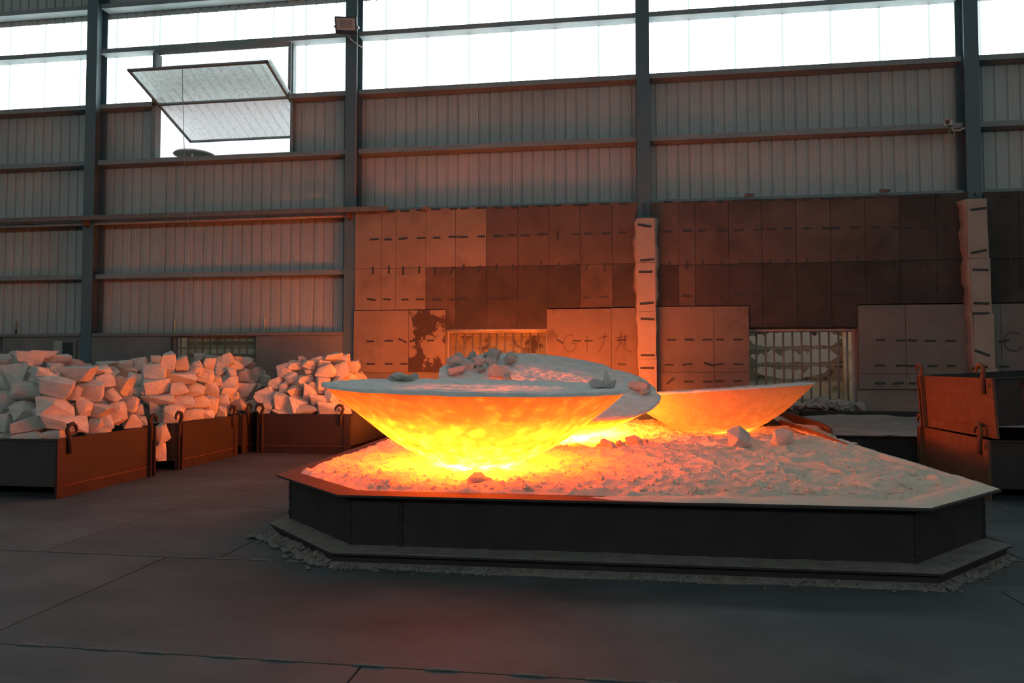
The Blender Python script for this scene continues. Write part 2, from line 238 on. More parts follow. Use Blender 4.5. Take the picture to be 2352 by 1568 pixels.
SPOT_ORANGE = (1.0, 0.10, 0.004)
def hot_mat(name, stops, strength, c0, c1, pit, hue=None, mottle=1.0):
    """incandescent ingot: heat falls with height above the ingot's foot, broken up by the lumpy surface.
    Cooler skin radiates redder light, the foot is nearly yellow-white."""
    m, nt, N, L, b = new_mat(name)
    tc = N.new('ShaderNodeTexCoord')
    sep = N.new('ShaderNodeSeparateXYZ')
    L.new(tc.outputs['Object'], sep.inputs['Vector'])
    n = noise_node(nt, 3.2, 6, .65)
    ad = N.new('ShaderNodeMath'); ad.operation = 'MULTIPLY_ADD'
    L.new(n.outputs['Fac'], ad.inputs[0]); ad.inputs[1].default_value = .15
    L.new(sep.outputs['Z'], ad.inputs[2])
    r = ramp(nt, ad.outputs[0], [(p + .075, v) for p, v in stops])
    cr = ramp(nt, r.outputs['Color'], hue or [(0.0, (1, .075, .003)), (.008, (1, .075, .002)), (.03, (1, .085, .002)), (.05, (1, .12, .005)), (.09, (1, .2, .02)), (.15, (1, .26, .04)), (1.0, (1, .28, .05))])
    n2 = noise_node(nt, 9, 5, .6)
    v = ramp(nt, n2.outputs['Fac'], [(.30, .40), (.5, .85), (.70, 1.8)])
    mul = N.new('ShaderNodeMath'); mul.operation = 'MULTIPLY'
    vo = N.new('ShaderNodeTexVoronoi'); vo.feature = 'SMOOTH_F1'; vo.inputs['Scale'].default_value = 8.5
    wv = N.new('ShaderNodeVectorMath'); wv.operation = 'MULTIPLY_ADD'
    nw = noise_node(nt, 5, 4, .6)
    L.new(nw.outputs['Color'], wv.inputs[0]); wv.inputs[1].default_value = (.25, .25, .25)
    L.new(tc.outputs['Object'], wv.inputs[2]); L.new(wv.outputs[0], vo.inputs['Vector'])
    vr = ramp(nt, vo.outputs['Distance'], [(.10, 1.6), (.32, .75), (.55, .22)])
    mv = N.new('ShaderNodeMath'); mv.operation = 'MULTIPLY'
    L.new(v.outputs['Color'], mv.inputs[0]); L.new(vr.outputs['Color'], mv.inputs[1])
    # the lumps show where the skin is hottest; higher up the glow is even
    fz = ramp(nt, ad.outputs[0], [(.40, mottle), (.60, .40*mottle)])
    mm = N.new('ShaderNodeMix'); mm.inputs[2].default_value = .75
    L.new(fz.outputs['Color'], mm.inputs[0]); L.new(mv.outputs[0], mm.inputs[3])
    L.new(r.outputs['Color'], mul.inputs[0]); L.new(mm.outputs[0], mul.inputs[1])
    mu2 = N.new('ShaderNodeMath'); mu2.operation = 'MULTIPLY'
    L.new(mul.outputs[0], mu2.inputs[0]); mu2.inputs[1].default_value = strength
    L.new(mu2.outputs[0], b.inputs['Emission Strength'])
    L.new(cr.outputs['Color'], b.inputs['Emission Color'])
    n3 = noise_node(nt, 5, 7, .65)
    L.new(ramp(nt, n3.outputs['Fac'], [(.3, c0), (.7, c1)]).outputs['Color'], b.inputs['Base Color'])
    b.inputs['Roughness'].default_value = .9
    n4 = noise_node(nt, pit, 7, .7)
    bump(nt, b, n4.outputs['Fac'], 1.0, .04)
    return m
M['hot_a'] = hot_mat('glowing_ingot', [(0, .10), (.05, .075), (.10, .050), (.15, .041), (.22, .036), (.36, .027), (.46, .012), (.58, .0038), (.82, .0013)], HEAT,
                     (.38, .24, .16), (.52, .36, .26), 16)
M['hot_b'] = hot_mat('white_hot_ingot', [(0, .14), (.18, .12), (.3, .10), (.45, .058), (.6, .024), (.72, .008), (.82, .003)], HEAT,
                     (.38, .24, .16), (.52, .36, .26), 16)
M['hot_c'] = hot_mat('cooling_ingot', [(0, .02), (.03, .004), (.09, .0011), (.3, .0006), (.5, .0004), (.7, .0002)], HEAT,
                     (.42, .29, .21), (.56, .41, .31), 22, [(0, (1, .15, .012)), (1, (1, .2, .02))], .3)

def crust_mat(name, amount):
    m, nt, N, L, b = new_mat(name)
    n = noise_node(nt, 6, 7, .62)
    L.new(ramp(nt, n.outputs['Fac'], [(.3, (.70, .69, .66)), (.7, (.88, .87, .84))]).outputs['Color'], b.inputs['Base Color'])
    b.inputs['Roughness'].default_value = .95
    # orange emissive patches on the crust, towards the middle of the disc
    tc = N.new('ShaderNodeTexCoord')
    ln = N.new('ShaderNodeVectorMath'); ln.operation = 'LENGTH'
    L.new(tc.outputs['Object'], ln.inputs[0])
    mid = ramp(nt, ln.outputs['Value'], [(.45, 1.0), (1.0, 0.0)])
    a = noise_node(nt, 2.3, 4, .6)
    c = noise_node(nt, 14, 6, .7)
    pa = ramp(nt, a.outputs['Fac'], [(.38, 0.0), (.58, 1.0)])
    pc = ramp(nt, c.outputs['Fac'], [(.42, 0.0), (.64, 1.0)])
    m1 = N.new('ShaderNodeMath'); m1.operation = 'MULTIPLY'
    m2 = N.new('ShaderNodeMath'); m2.operation = 'MULTIPLY'
    m3 = N.new('ShaderNodeMath'); m3.operation = 'MULTIPLY'
    L.new(pa.outputs['Color'], m1.inputs[0]); L.new(pc.outputs['Color'], m1.inputs[1])
    L.new(m1.outputs[0], m2.inputs[0]); L.new(mid.outputs['Color'], m2.inputs[1])
    L.new(m2.outputs[0], m3.inputs[0]); m3.inputs[1].default_value = amount
    L.new(m3.outputs[0], b.inputs['Emission Strength'])
    b.inputs['Emission Color'].default_value = rgba(SPOT_ORANGE)
    d = noise_node(nt, 24, 7, .7)
    bump(nt, b, d.outputs['Fac'], .8, .02)
    return m
M['crust'] = crust_mat('grey_crust_with_orange_spots', 1.7)
M['crust_cold'] = crust_mat('grey_crust', 0.0)

# ------------------------------------------------------------------ mesh helpers
class MB:
    def __init__(self):
        self.v = []; self.f = []; self.mi = []
    def quadbox(self, x0, x1, y0, y1, z0, z1, mi=0):
        b = len(self.v)
        self.v += [(x0,y0,z0),(x1,y0,z0),(x1,y1,z0),(x0,y1,z0),(x0,y0,z1),(x1,y0,z1),(x1,y1,z1),(x0,y1,z1)]
        self.f += [[b+i for i in q] for q in ((0,3,2,1),(4,5,6,7),(0,1,5,4),(1,2,6,5),(2,3,7,6),(3,0,4,7))]
        self.mi += [mi]*6
        return self
    def prism(self, pts, fn0, fn1, mi=0):
        """pts: 2-D outline; fn0/fn1 map a 2-D point to the two end caps"""
        b = len(self.v); n = len(pts)
        self.v += [fn0(p) for p in pts] + [fn1(p) for p in pts]
        self.f += [[b+i for i in range(n)][::-1], [b+n+i for i in range(n)]]
        self.f += [[b+i, b+(i+1) % n, b+n+(i+1) % n, b+n+i] for i in range(n)]
        self.mi += [mi]*(n+2)
        return self
    def tube(self, path, r, seg=8, mi=0):
        path = [Vector(p) for p in path]; b = len(self.v); n = len(path)
        up = Vector((.13, .29, .95)).normalized()
        for i, p in enumerate(path):
            t = (path[min(i+1, n-1)] - path[max(i-1, 0)]).normalized()
            s = t.cross(up)
            if s.length < .05: s = t.cross(Vector((1, 0, 0)))
            s.normalize(); u = s.cross(t)
            rr = r[i] if hasattr(r, '__len__') else r
            for k in range(seg):
                a = 2*PI*k/seg
                self.v.append(tuple(p + s*math.cos(a)*rr + u*math.sin(a)*rr))
        for i in range(n-1):
            for k in range(seg):
                self.f.append([b+i*seg+k, b+i*seg+(k+1) % seg, b+(i+1)*seg+(k+1) % seg, b+(i+1)*seg+k])
        self.f.append([b+k for k in range(seg)][::-1]); self.f.append([b+(n-1)*seg+k for k in range(seg)])
        self.mi += [mi]*((n-1)*seg+2)
        return self
    def mesh(self, name, mats, smooth=False, fix=True):
        me = bpy.data.meshes.new(name)
        me.from_pydata([tuple(map(float, p)) for p in self.v], [], self.f)
        for mt in (mats if isinstance(mats, (list, tuple)) else [mats]):
            me.materials.append(mt)
        me.polygons.foreach_set('material_index', self.mi)
        if fix:
            bm = bmesh.new(); bm.from_mesh(me)
            bmesh.ops.recalc_face_normals(bm, faces=bm.faces)
            bm.to_mesh(me); bm.free()
        if smooth:
            me.polygons.foreach_set('use_smooth', [True]*len(me.polygons))
        me.update()
        return me
    def build(self, name, mats, parent=None, smooth=False, loc=(0,0,0)):
        return link(name, self.mesh(name, mats, smooth), parent, loc)

def link(name, me, parent=None, loc=(0,0,0), rot=(0,0,0)):
    o = bpy.data.objects.new(name, me)
    COL.objects.link(o)
    o.location = loc; o.rotation_euler = rot
    if parent is not None: o.parent = parent
    return o

def tag(o, label=None, cat=None, group=None, kind=None):
    if label: o['label'] = label
    if cat: o['category'] = cat
    if group: o['group'] = group
    if kind: o['kind'] = kind
    return o

def empty(name, loc=(0,0,0), rot=(0,0,0), label=None, cat=None, group=None, kind=None):
    o = bpy.data.objects.new(name, None)
    COL.objects.link(o)
    o.location = loc; o.rotation_euler = rot; o.empty_display_size = .2
    return tag(o, label, cat, group, kind)

def box(name, x0, x1, y0, y1, z0, z1, mat, parent=None, bev=0.0):
    """box whose origin sits at the middle of its foot"""
    cx, cyy = (x0+x1)/2, (y0+y1)/2
    mb = MB().quadbox(x0-cx, x1-cx, y0-cyy, y1-cyy, 0, z1-z0)
    me = mb.mesh(name, mat)
    if bev:
        bm = bmesh.new(); bm.from_mesh(me)
        bmesh.ops.bevel(bm, geom=bm.edges[:], offset=bev, segments=1, affect='EDGES')
        bm.to_mesh(me); bm.free()
    return link(name, me, parent, (cx, cyy, z0))

def autosmooth(me, ang=40):
    me.polygons.foreach_set('use_smooth', [True]*len(me.polygons))
    bm = bmesh.new(); bm.from_mesh(me)
    for e in bm.edges:
        if len(e.link_faces) == 2 and e.calc_face_angle(0) > math.radians(ang):
            e.smooth = False
    bm.to_mesh(me); bm.free()

# lattice noise in numpy
def vnoise(x, y, seed=0):
    xi = np.floor(x).astype(np.int64); yi = np.floor(y).astype(np.int64)
    xf = x-xi; yf = y-yi
    def h(a, b):
        n = (a*374761393 + b*668265263 + seed*974634777) & 0xffffffff
        n = ((n ^ (n >> 13))*1274126177) & 0xffffffff
        return ((n ^ (n >> 16)) & 0xffff)/65535.0
    u = xf*xf*(3-2*xf); v = yf*yf*(3-2*yf)
    a, b, c, d = h(xi, yi), h(xi+1, yi), h(xi, yi+1), h(xi+1, yi+1)
    return (a*(1-u)+b*u)*(1-v)+(c*(1-u)+d*u)*v
def fbm(x, y, seed=0, octaves=4, gain=.5):
    s = 0; a = 1; t = 0
    for k in range(octaves):
        s = s+a*vnoise(x*2**k+17.3*k, y*2**k+9.1*k, seed+k); t += a; a *= gain
    return s/t

# ================================================================== SETTING
# ---- floor: slab with steel plates laid on it
floor = box('floor', -26, 22, -14, 14.0, -.3, -.012, M['gap'])
tag(floor, 'dusty grey steel plate floor of the furnace hall', 'floor', kind='structure')
PLATE_ROWS = [   # (y0, y1, x joints)
    (-14, -7.0, (-26, -13.2, -5.2, 2.8, 10.8, 22)), (-7.0, -1.7, (-26, -9.2, -1.2, 6.8, 14.8, 22)),
    (-1.7, -.02, (-26, -11.4, -5.4, .6, 6.6, 12.6, 22)), (-.02, 1.66, (-26, -9.4, -3.4, 2.6, 8.6, 14.6, 22)),
    (1.66, 3.335, (-26, -13.2, -7.2, -1.21, 4.79, 10.79, 22)), (3.335, 5.0, (-26, -15.4, -9.4, -3.4, 2.6, 8.6, 22)),
    (5.0, 6.85, (-26, -16.5, -10.5, -4.5, -2.98, 3.2, 9.0, 22)), (6.85, 8.6, (-26, -10.5, -4.5, 4.1, 10, 22)),
    (8.6, 11.2, (-26, -13.5, -7.5, -1.5, 4.5, 10.5, 22)), (11.2, 14.0, (-26, -10.5, -4.5, 1.5, 7.5, 22))]
for y0, y1, xs in PLATE_ROWS:
    for xa, xb in zip(xs[:-1], xs[1:]):
        g = .006
        p = box('floor_plate', xa+g, xb-g, y0+g, y1-g, -.016, rng.uniform(-.001, .0005), M['plate'], None)
        p.parent = floor
        p.matrix_parent_inverse = Matrix.Translation((-floor.location.x, -floor.location.y, -floor.location.z))
# raised weld beads along the two seams that cross the front of the hall
for (xa, xb, yy, n) in ((-4.9, -2.2, 5.0, 9), (-3.3, 2.4, 3.335, 15)):
    for i in range(n):
        x0 = xa+(xb-xa)*(i+rng.uniform(.1, .5))/n
        w = MB().tube([(x0, yy, .001), (x0+.05, yy, .005), (x0+.12, yy, .005), (x0+.17, yy, .001)], .007, 6).build('weld_bead', M['bar'], floor, True)
        w.matrix_parent_inverse = Matrix.Translation((-floor.location.x, -floor.location.y, -floor.location.z))

# ---- back wall
WIN = [(-15.2, -13.27), (-9.22, -7.27), (-3.17, -1.12), (2.73, 4.69), (8.75, 10.7)]
COLX = [-17.215+6*i for i in range(7)]
wall = empty('wall_back', (0, 13.6, 0), label='back wall of corrugated sheets over a low plastered wall', cat='wall', kind='structure')
def onwall(o):
    o.parent = wall
    o.matrix_parent_inverse = Matrix.Translation((0, -13.6, 0))
    return o
# low masonry wall with window openings
segs = []
x = -26
for a, b in WIN + [(22, 22)]:
    segs.append((x, a, 0, 2.19)); 
    if a < 22: segs.append((a, b, 0, .67))
    x = b
for a, b, z0, z1 in segs:
    if b-a < .01: continue
    # rough plaster skin: a gridded front face
    nx = max(2, int((b-a)/.08)); nz = max(2, int((z1-z0)/.08))
    X, Z = np.meshgrid(np.linspace(a, b, nx+1), np.linspace(z0, z1, nz+1))
    edge = np.minimum(np.minimum(X-a, b-X), np.minimum(Z-z0, z1-Z)) > .01
    Y = 13.53 - .035*(fbm(X*2.3+5, Z*2.3, 3, 4)-.3)*edge*np.where(Z < 1.2, 1.0, .25)
    vv = np.stack([X, Y, Z], -1).reshape(-1, 3).tolist()
    mb = MB(); mb.v = vv
    idx = lambda i, j: i*(nx+1)+j
    mb.f = [[idx(i, j), idx(i, j+1), idx(i+1, j+1), idx(i+1, j)] for i in range(nz) for j in range(nx)]
    mb.mi = [0]*len(mb.f)
    mb.quadbox(a, b, 13.535, 13.8, z0, z1)
    m = M['plaster'] if a > -5.3 else M['masonry']
    onwall(link('plaster_wall', mb.mesh('plaster_wall', m, fix=False)))

# corrugated sheets (inside face), 0.9 m wide with a narrow groove every 0.225 m
def corrugated(w, z0, z1, mat, mats2=None, name='cladding_sheet', lap=False):
    prof = []
    pitch = .225
    n = int(math.ceil(w/pitch-.01))
    for i in range(n):
        o = i*pitch
        prof += [(o, 0), (o+.045, 0), (o+.052, -.004), (o+.062, -.004), (o+.069, 0), (o+.105, 0), (o+.112, -.004), (o+.122, -.004),
                 (o+.129, 0), (o+.165, 0), (o+.180, .030), (o+.200, .030), (o+.215, 0)]
    prof = [p for p in prof if p[0] < w-.001]
    prof.append((w, 0))
    mb = MB()
    k = len(prof)
    mb.v = [(p[0], p[1], z) for z in (z0, z1) for p in prof]
    mb.f = [[i, i+1, k+i+1, k+i] for i in range(k-1)]
    mb.mi = [(1 if (lap and i >= k-4) else 0) for i in range(k-1)]
    if lap:                                   # doubled edge where one sheet laps the next
        b = len(mb.v)
        mb.v += [(w-.05, -.006, z0), (w-.015, -.006, z0), (w-.015, -.006, z1), (w-.05, -.006, z1)]
        mb.f.append([b, b+1, b+2, b+3]); mb.mi.append(1)
    return mb.mesh(name, [mat]+([mats2] if mats2 else []), fix=False)
OPEN = (-9.80, -6.66)     # pivot window opening
clad_full = corrugated(.9, 2.19, 7.285, M['cladding'])
clad_hi = corrugated(.9, 9.33, 11.2, M['cladding'])
sky_full = corrugated(.9, 7.285, 9.33, M['skylight'], M['lap'], 'skylight_sheet', True)
def strip(x0, x1, z0, z1, mat, name, lapm=None):
    x = x0
    while x < x1-.05:
        w = min(.9, x1-x)
        onwall(link(name, corrugated(w, z0, z1, mat, lapm, name, lapm is not None), None, (x, 13.865, 0)))
        x += w
x = -26.15
while x < 22:
    inside = x+.9 > OPEN[0] and x < OPEN[1]
    if not inside:
        onwall(link('cladding_sheet', clad_full, None, (x, 13.865, 0)))
        onwall(link('skylight_sheet', sky_full, None, (x, 13.865, 0)))
    onwall(link('cladding_sheet', clad_hi, None, (x, 13.865, 0)))
    x += .9
# around the opening
xs0 = -26.15+.9*int((OPEN[0]+26.15)/.9)          # first sheet that touches the opening
xs1 = -26.15+.9*(int((OPEN[1]+26.15)/.9)+1)
strip(xs0, OPEN[0], 2.19, 7.285, M['cladding'], 'cladding_sheet')
strip(xs0, OPEN[0], 7.285, 9.33, M['skylight'], 'skylight_sheet', M['lap'])
strip(OPEN[1], xs1, 2.19, 7.285, M['cladding'], 'cladding_sheet')
strip(OPEN[1], xs1, 7.285, 9.33, M['skylight'], 'skylight_sheet', M['lap'])
strip(OPEN[0], OPEN[1], 2.19, 6.0, M['cladding'], 'cladding_sheet')
strip(OPEN[0], OPEN[1], 8.42, 9.33, M['skylight'], 'skylight_sheet', M['lap'])
# slivers left between sheet module and the opening's jambs
onwall(box('jamb', OPEN[0]-.10, OPEN[0], 13.72, 13.90, 6.0, 8.42, M['girt']))
onwall(box('jamb', OPEN[1], OPEN[1]+.06, 13.72, 13.90, 6.0, 8.42, M['girt']))

# girts: lipped channels between the columns
def girt(x0, x1, z, h=.10, y0=13.60):
    pr = [(y0, z), (y0+.25, z), (y0+.25, z-.012), (y0+.012, z-.012), (y0+.012, z-h+.012), (y0+.25, z-h+.012), (y0+.25, z-h), (y0, z-h)]
    pr = [(p[0]-y0, p[1]-z) for p in pr]
    mb = MB().prism(pr, lambda p: (x0-(x0+x1)/2, p[0], p[1]), lambda p: (x1-(x0+x1)/2, p[0], p[1]))
    return onwall(link('girt', mb.mesh('girt', M['girt']), None, ((x0+x1)/2, y0, z)))
for i in range(6):
    a, b = COLX[i]+.13, COLX[i+1]-.13
    for z in (3.5, 4.76, 6.03, 7.285, 8.53, 9.55):
        if i >= 2 and z < 4.0: continue
        if i == 1 and z == 7.285:
            girt(a, OPEN[0]-.02, z); girt(OPEN[1]+.02, b, z); continue
        girt(a, b, z)
# little wall mullions above the opening
for xx in (OPEN[0], OPEN[1]):
    onwall(box('mullion', xx-.03, xx+.03, 13.66, 13.72, 7.285, 8.43, M['girt']))
# concrete ledge on the plaster wall in the open bays
for a, b in ((-17.08, -11.36), (-11.07, -5.36)):
    onwall(box('ledge', a, b, 13.49, 13.72, 2.12, 2.20, M['masonry'], bev=.015))

# ---- fibre boards fixed over the wall in the hot bays
def add_board(x0, x1, z0, z1, mat, y=13.47, cut=None, th=.03):
    g = .004
    x0, x1, z0, z1 = x0+g, x1-g, z0+g, z1-g
    if cut:                              # L-shaped piece beside a window
        cx0, cx1, cz = cut
        pts = [(x0, z0), (x1, z0), (x1, z1), (x0, z1)]
        if cx0 <= x0: pts = [(x0, cz), (cx1, cz), (cx1, z0), (x1, z0), (x1, z1), (x0, z1)]
        else: pts = [(x0, z0), (cx0, z0), (cx0, cz), (x1, cz), (x1, z1), (x0, z1)]
    else:
        pts = [(x0, z0), (x1, z0), (x1, z1), (x0, z1)]
    cx, cz_ = (x0+x1)/2, z0
    yy = y+rng.uniform(-.006, .006)
    mb = MB().prism([(p[0]-cx, p[1]-cz_) for p in pts], lambda p: (p[0], 0, p[1]), lambda p: (p[0], th, p[1]))
    o = link('board', mb.mesh('board', mat), None, (cx, yy, cz_), (rng.uniform(-.003, .003), 0, rng.uniform(-.006, .006)))
    onwall(o)
    o['box'] = (x0, x1, z0, z1, yy)
    BOARDS.append(o)
    return o
BOARDS = []
JA = [-5.09, -4.53, -4.22, -3.59, -2.97, -2.34, -1.70, -1.08, -.46, .17, .66]
JB = [.91, 1.44, 1.75, 2.38, 2.99, 3.62, 4.24, 4.85, 5.46, 6.09, 6.66]
JC = [6.91, 7.5, 8.12, 8.75, 9.37, 10.0]
T, Bn, S_, P_ = M['board_tan'], M['board_brown'], M['board_soot'], M['board_pale']
G_ = M['board_grey']
for J, top, mid, low, win, toprow, midrow in (
        (JA, 4.70, 3.485, 2.63, (-3.17, -1.12), [T, T, T, T, T, Bn, Bn, Bn, Bn, Bn], [T, T, T, Bn, S_, S_, S_, S_, Bn, S_]),
        (JB, 4.68, 3.44, 2.64, (2.73, 4.69), [Bn, Bn, Bn, Bn, Bn, Bn, Bn, Bn, S_, S_], [S_, Bn, S_, S_, S_, S_, S_, S_, S_, S_]),
        (JC, 4.68, 3.44, 2.64, (8.75, 10.7), [S_]*5, [S_]*5)):
    for k in range(len(J)-1):
        a, b = J[k], J[k+1]
        add_board(a, b, mid, top, toprow[k])
        wa, wb = win
        if b <= wa+.05 or a >= wb-.05:
            add_board(a, b, low, mid, midrow[k])
        elif a >= wa-.05 and b <= wb+.05:
            add_board(a, b, 2.22, mid, midrow[k])
        elif a < wa:
            add_board(a, b, 2.22, mid, midrow[k], cut=(a, wa, low))
        else:
            add_board(a, b, 2.22, mid, midrow[k], cut=(wb, b, low))
for x0, x1, z0, z1, mt in ((-5.09, -3.93, 1.36, 2.62, T), (-3.93, -3.17, 1.36, 2.62, M['board_peel']), (-1.12, .14, 1.30, 2.61, P_),
                           (.14, .66, 1.30, 2.62, P_), (-1.12, .14, .72, 1.30, P_), (.14, .66, .72, 1.30, P_),
                           (.91, 2.08, 1.37, 2.63, P_), (2.08, 2.73, 1.37, 2.63, P_), (.91, 2.08, .74, 1.37, P_), (2.08, 2.73, .74, 1.37, P_),
                           (4.69, 5.51, 1.34, 2.62, G_), (5.51, 6.62, 1.34, 2.62, G_), (4.69, 5.51, 1.06, 1.34, G_), (5.51, 6.62, 1.06, 1.34, G_),
                           (6.95, 7.13, .9, 2.62, G_), (7.13, 8.3, 1.34, 2.62, G_), (7.13, 8.3, .9, 1.34, G_)):
    add_board(x0, x1, z0, z1, mt, y=13.425, th=.045)

clip_me = MB().quadbox(-.085, .085, -.008, .004, -.017, .017).mesh('clip', M['clip'])
def add_clips(lst, hosts, y):
    for cx, cz, r in lst:
        host = None
        for o in hosts:
            bx0, bx1, bz0, bz1, by = o['box']
            if bx0-.01 <= cx <= bx1+.01 and bz0-.02 <= cz <= bz1+.02 and (host is None or by < host['box'][4]):
                host = o
        yy = (host['box'][4] if host else y)-.006
        c = link('clip', clip_me, None, (cx, yy, cz), (0, -math.radians(r), 0))
        c.scale = (rng.uniform(.85, 1.15), 1, 1)
        if host is None:
            onwall(c); continue
        c.parent = host
        c.matrix_parent_inverse = Matrix.LocRotScale(host.location, host.rotation_euler, host.scale).inverted()
add_clips(CLIPS, BOARDS, 13.46)
for o in BOARDS: del o['box']

# handwriting smeared on the boards: strokes as thin raised ribbons
def stroke(pts, parent, y, w=.018, mat=None):
    mb = MB()
    for (a, b) in zip(pts[:-1], pts[1:]):
        dx, dz = b[0]-a[0], b[1]-a[1]
        l = math.hypot(dx, dz) or 1
        nx, nz = -dz/l*w, dx/l*w
        q = [(a[0]-nx, a[1]-nz), (b[0]-nx, b[1]-nz), (b[0]+nx, b[1]+nz), (a[0]+nx, a[1]+nz)]
        mb.prism(q, lambda p: (p[0], y, p[1]), lambda p: (p[0], y+.004, p[1]))
    return mb
def arc(cx, cz, rx, rz, a0, a1, n=14):
    return [(cx+rx*math.cos(math.radians(a0+(a1-a0)*i/n)), cz+rz*math.sin(math.radians(a0+(a1-a0)*i/n))) for i in range(n+1)]
writing = [arc(-.66, 1.93, .13, .17, 60, 330)+[(-.55, 1.93), (-.64, 1.93)], [(-.33, 2.08), (-.33, 1.78)], [(-.12, 2.02), (.10, 2.08)],
           [(.02, 2.13), (-.01, 1.95), (-.10, 1.75)], [(.22, 2.03), (.48, 2.07)], [(.33, 2.16), (.31, 1.95), (.22, 1.76)],
           [(.31, 1.94), (.42, 1.80), (.54, 1.75)], [(.40, 2.10), (.40, 1.88)]]
for s in writing:
    onwall(link('handwriting', stroke(s, None, 13.414, .012).mesh('handwriting', M['mark'])))
onwall(link('handwriting', stroke(arc(7.33, 1.93, .16, .17, 50, 335), None, 13.414, .012).mesh('handwriting', M['mark'])))

# stub channels sticking out above the boards
for xx, dz in ((-3.55, .0), (2.72, .06), (5.15, .06)):
    mb = MB().quadbox(-.03, .03, -.22, .0, -.03, .03)
    o = mb.build('stub_channel', M['rail'], None); o.location = (xx, 13.5, 4.71+dz); o.rotation_euler = (.25, 0, .35 if xx > 0 else -.3)
    onwall(o)

# ---- columns
for i, xx in enumerate(COLX):
    labels = {1: 'blue grey steel column behind the heaped stones, no fitting on it', 2: 'steel column with the floodlight mounted high on it',
              3: 'steel column rising out of insulation wrap behind the ingots', 4: 'steel column with security camera, wrapped low behind stacked bins'}
    c = empty('steel_column', (xx, 13.51, 0), label=labels.get(i, 'blue grey steel column standing near the end walls'), cat='column',
              group='columns along the back wall', kind='structure')
    hw = .1275
    for nm, q in (('front_flange', (-hw, hw, 0, .014)), ('web', (-.006, .006, .014, .31)), ('rear_flange', (-hw, hw, .31, .324))):
        MB().quadbox(q[0], q[1], q[2], q[3], 0, 11.2).build(nm, M['column'], c)
    if i in (3, 4):
        z = 4.55
        MB().tube([(0.0, -.005, z+.1), (0.0, -.06, z+.1), (.02, -.09, z), (.02, -.09, z-.1)], .018, 6).build('hook', M['rail'], c, True)

# ---- windows with bars
def window(n, x0, x1, z0, z1, bars, rails, label):
    w = empty('window_%d' % n, ((x0+x1)/2, 13.66, z0), label=label, cat='window', kind='structure')
    ox, oz = (x0+x1)/2, z0
    fw = .035
    for nm, q in (('jamb', (x0, x0+fw, z0, z1)), ('jamb', (x1-fw, x1, z0, z1)), ('head', (x0+fw, x1-fw, z1-fw, z1)), ('sill', (x0+fw, x1-fw, z0, z0+fw))):
        MB().quadbox(q[0]-ox, q[1]-ox, -.02, .04, q[2]-oz, q[3]-oz).build(nm, M['frame'], w)
    for b in bars:
        t = rng.uniform(-.006, .006)
        mid = (b-ox+rng.uniform(-.008, .008), 0, (z1-z0)*rng.uniform(.4, .6))
        MB().tube([(b-ox, 0, .02), mid, (b-ox+t, 0, z1-z0-.02)], .018, 7).build('bar', M['bar'], w, True)
    for z in rails:
        MB().quadbox(x0+fw-ox, x1-fw-ox, .022, .03, z-.016-oz, z+.016-oz).build('rail', M['bar'], w)
    return w
window(1, -15.2, -13.27, .67, 2.12, [-15.1+.168*k for k in range(11)], (1.87, 1.5), 'barred window in the low wall past the column without fittings')
window(2, -9.22, -7.27, .67, 2.13, [-9.07+.17*k for k in range(11)], (1.87, 1.66), 'barred window above the heaped stones showing pale yellow sheet behind')
window(3, -3.17, -1.12, .67, 2.19, [-2.99+.168*k for k in range(11)], (2.14,), 'barred window mostly hidden behind the tilted glowing ingot')
window(4, 2.73, 4.69, .67, 2.19, [2.91+.166*k for k in range(11)], (2.15,), 'barred window with the burnt through sheet behind its bars')
# rolled steel pipe above window 3
MB().tube([(-3.17, 13.50, 2.20), (-2.2, 13.50, 2.205), (-1.12, 13.50, 2.20)], .03, 8).build('lintel_pipe', M['frame'], None, True)
onwall(bpy.data.objects['lintel_pipe'])

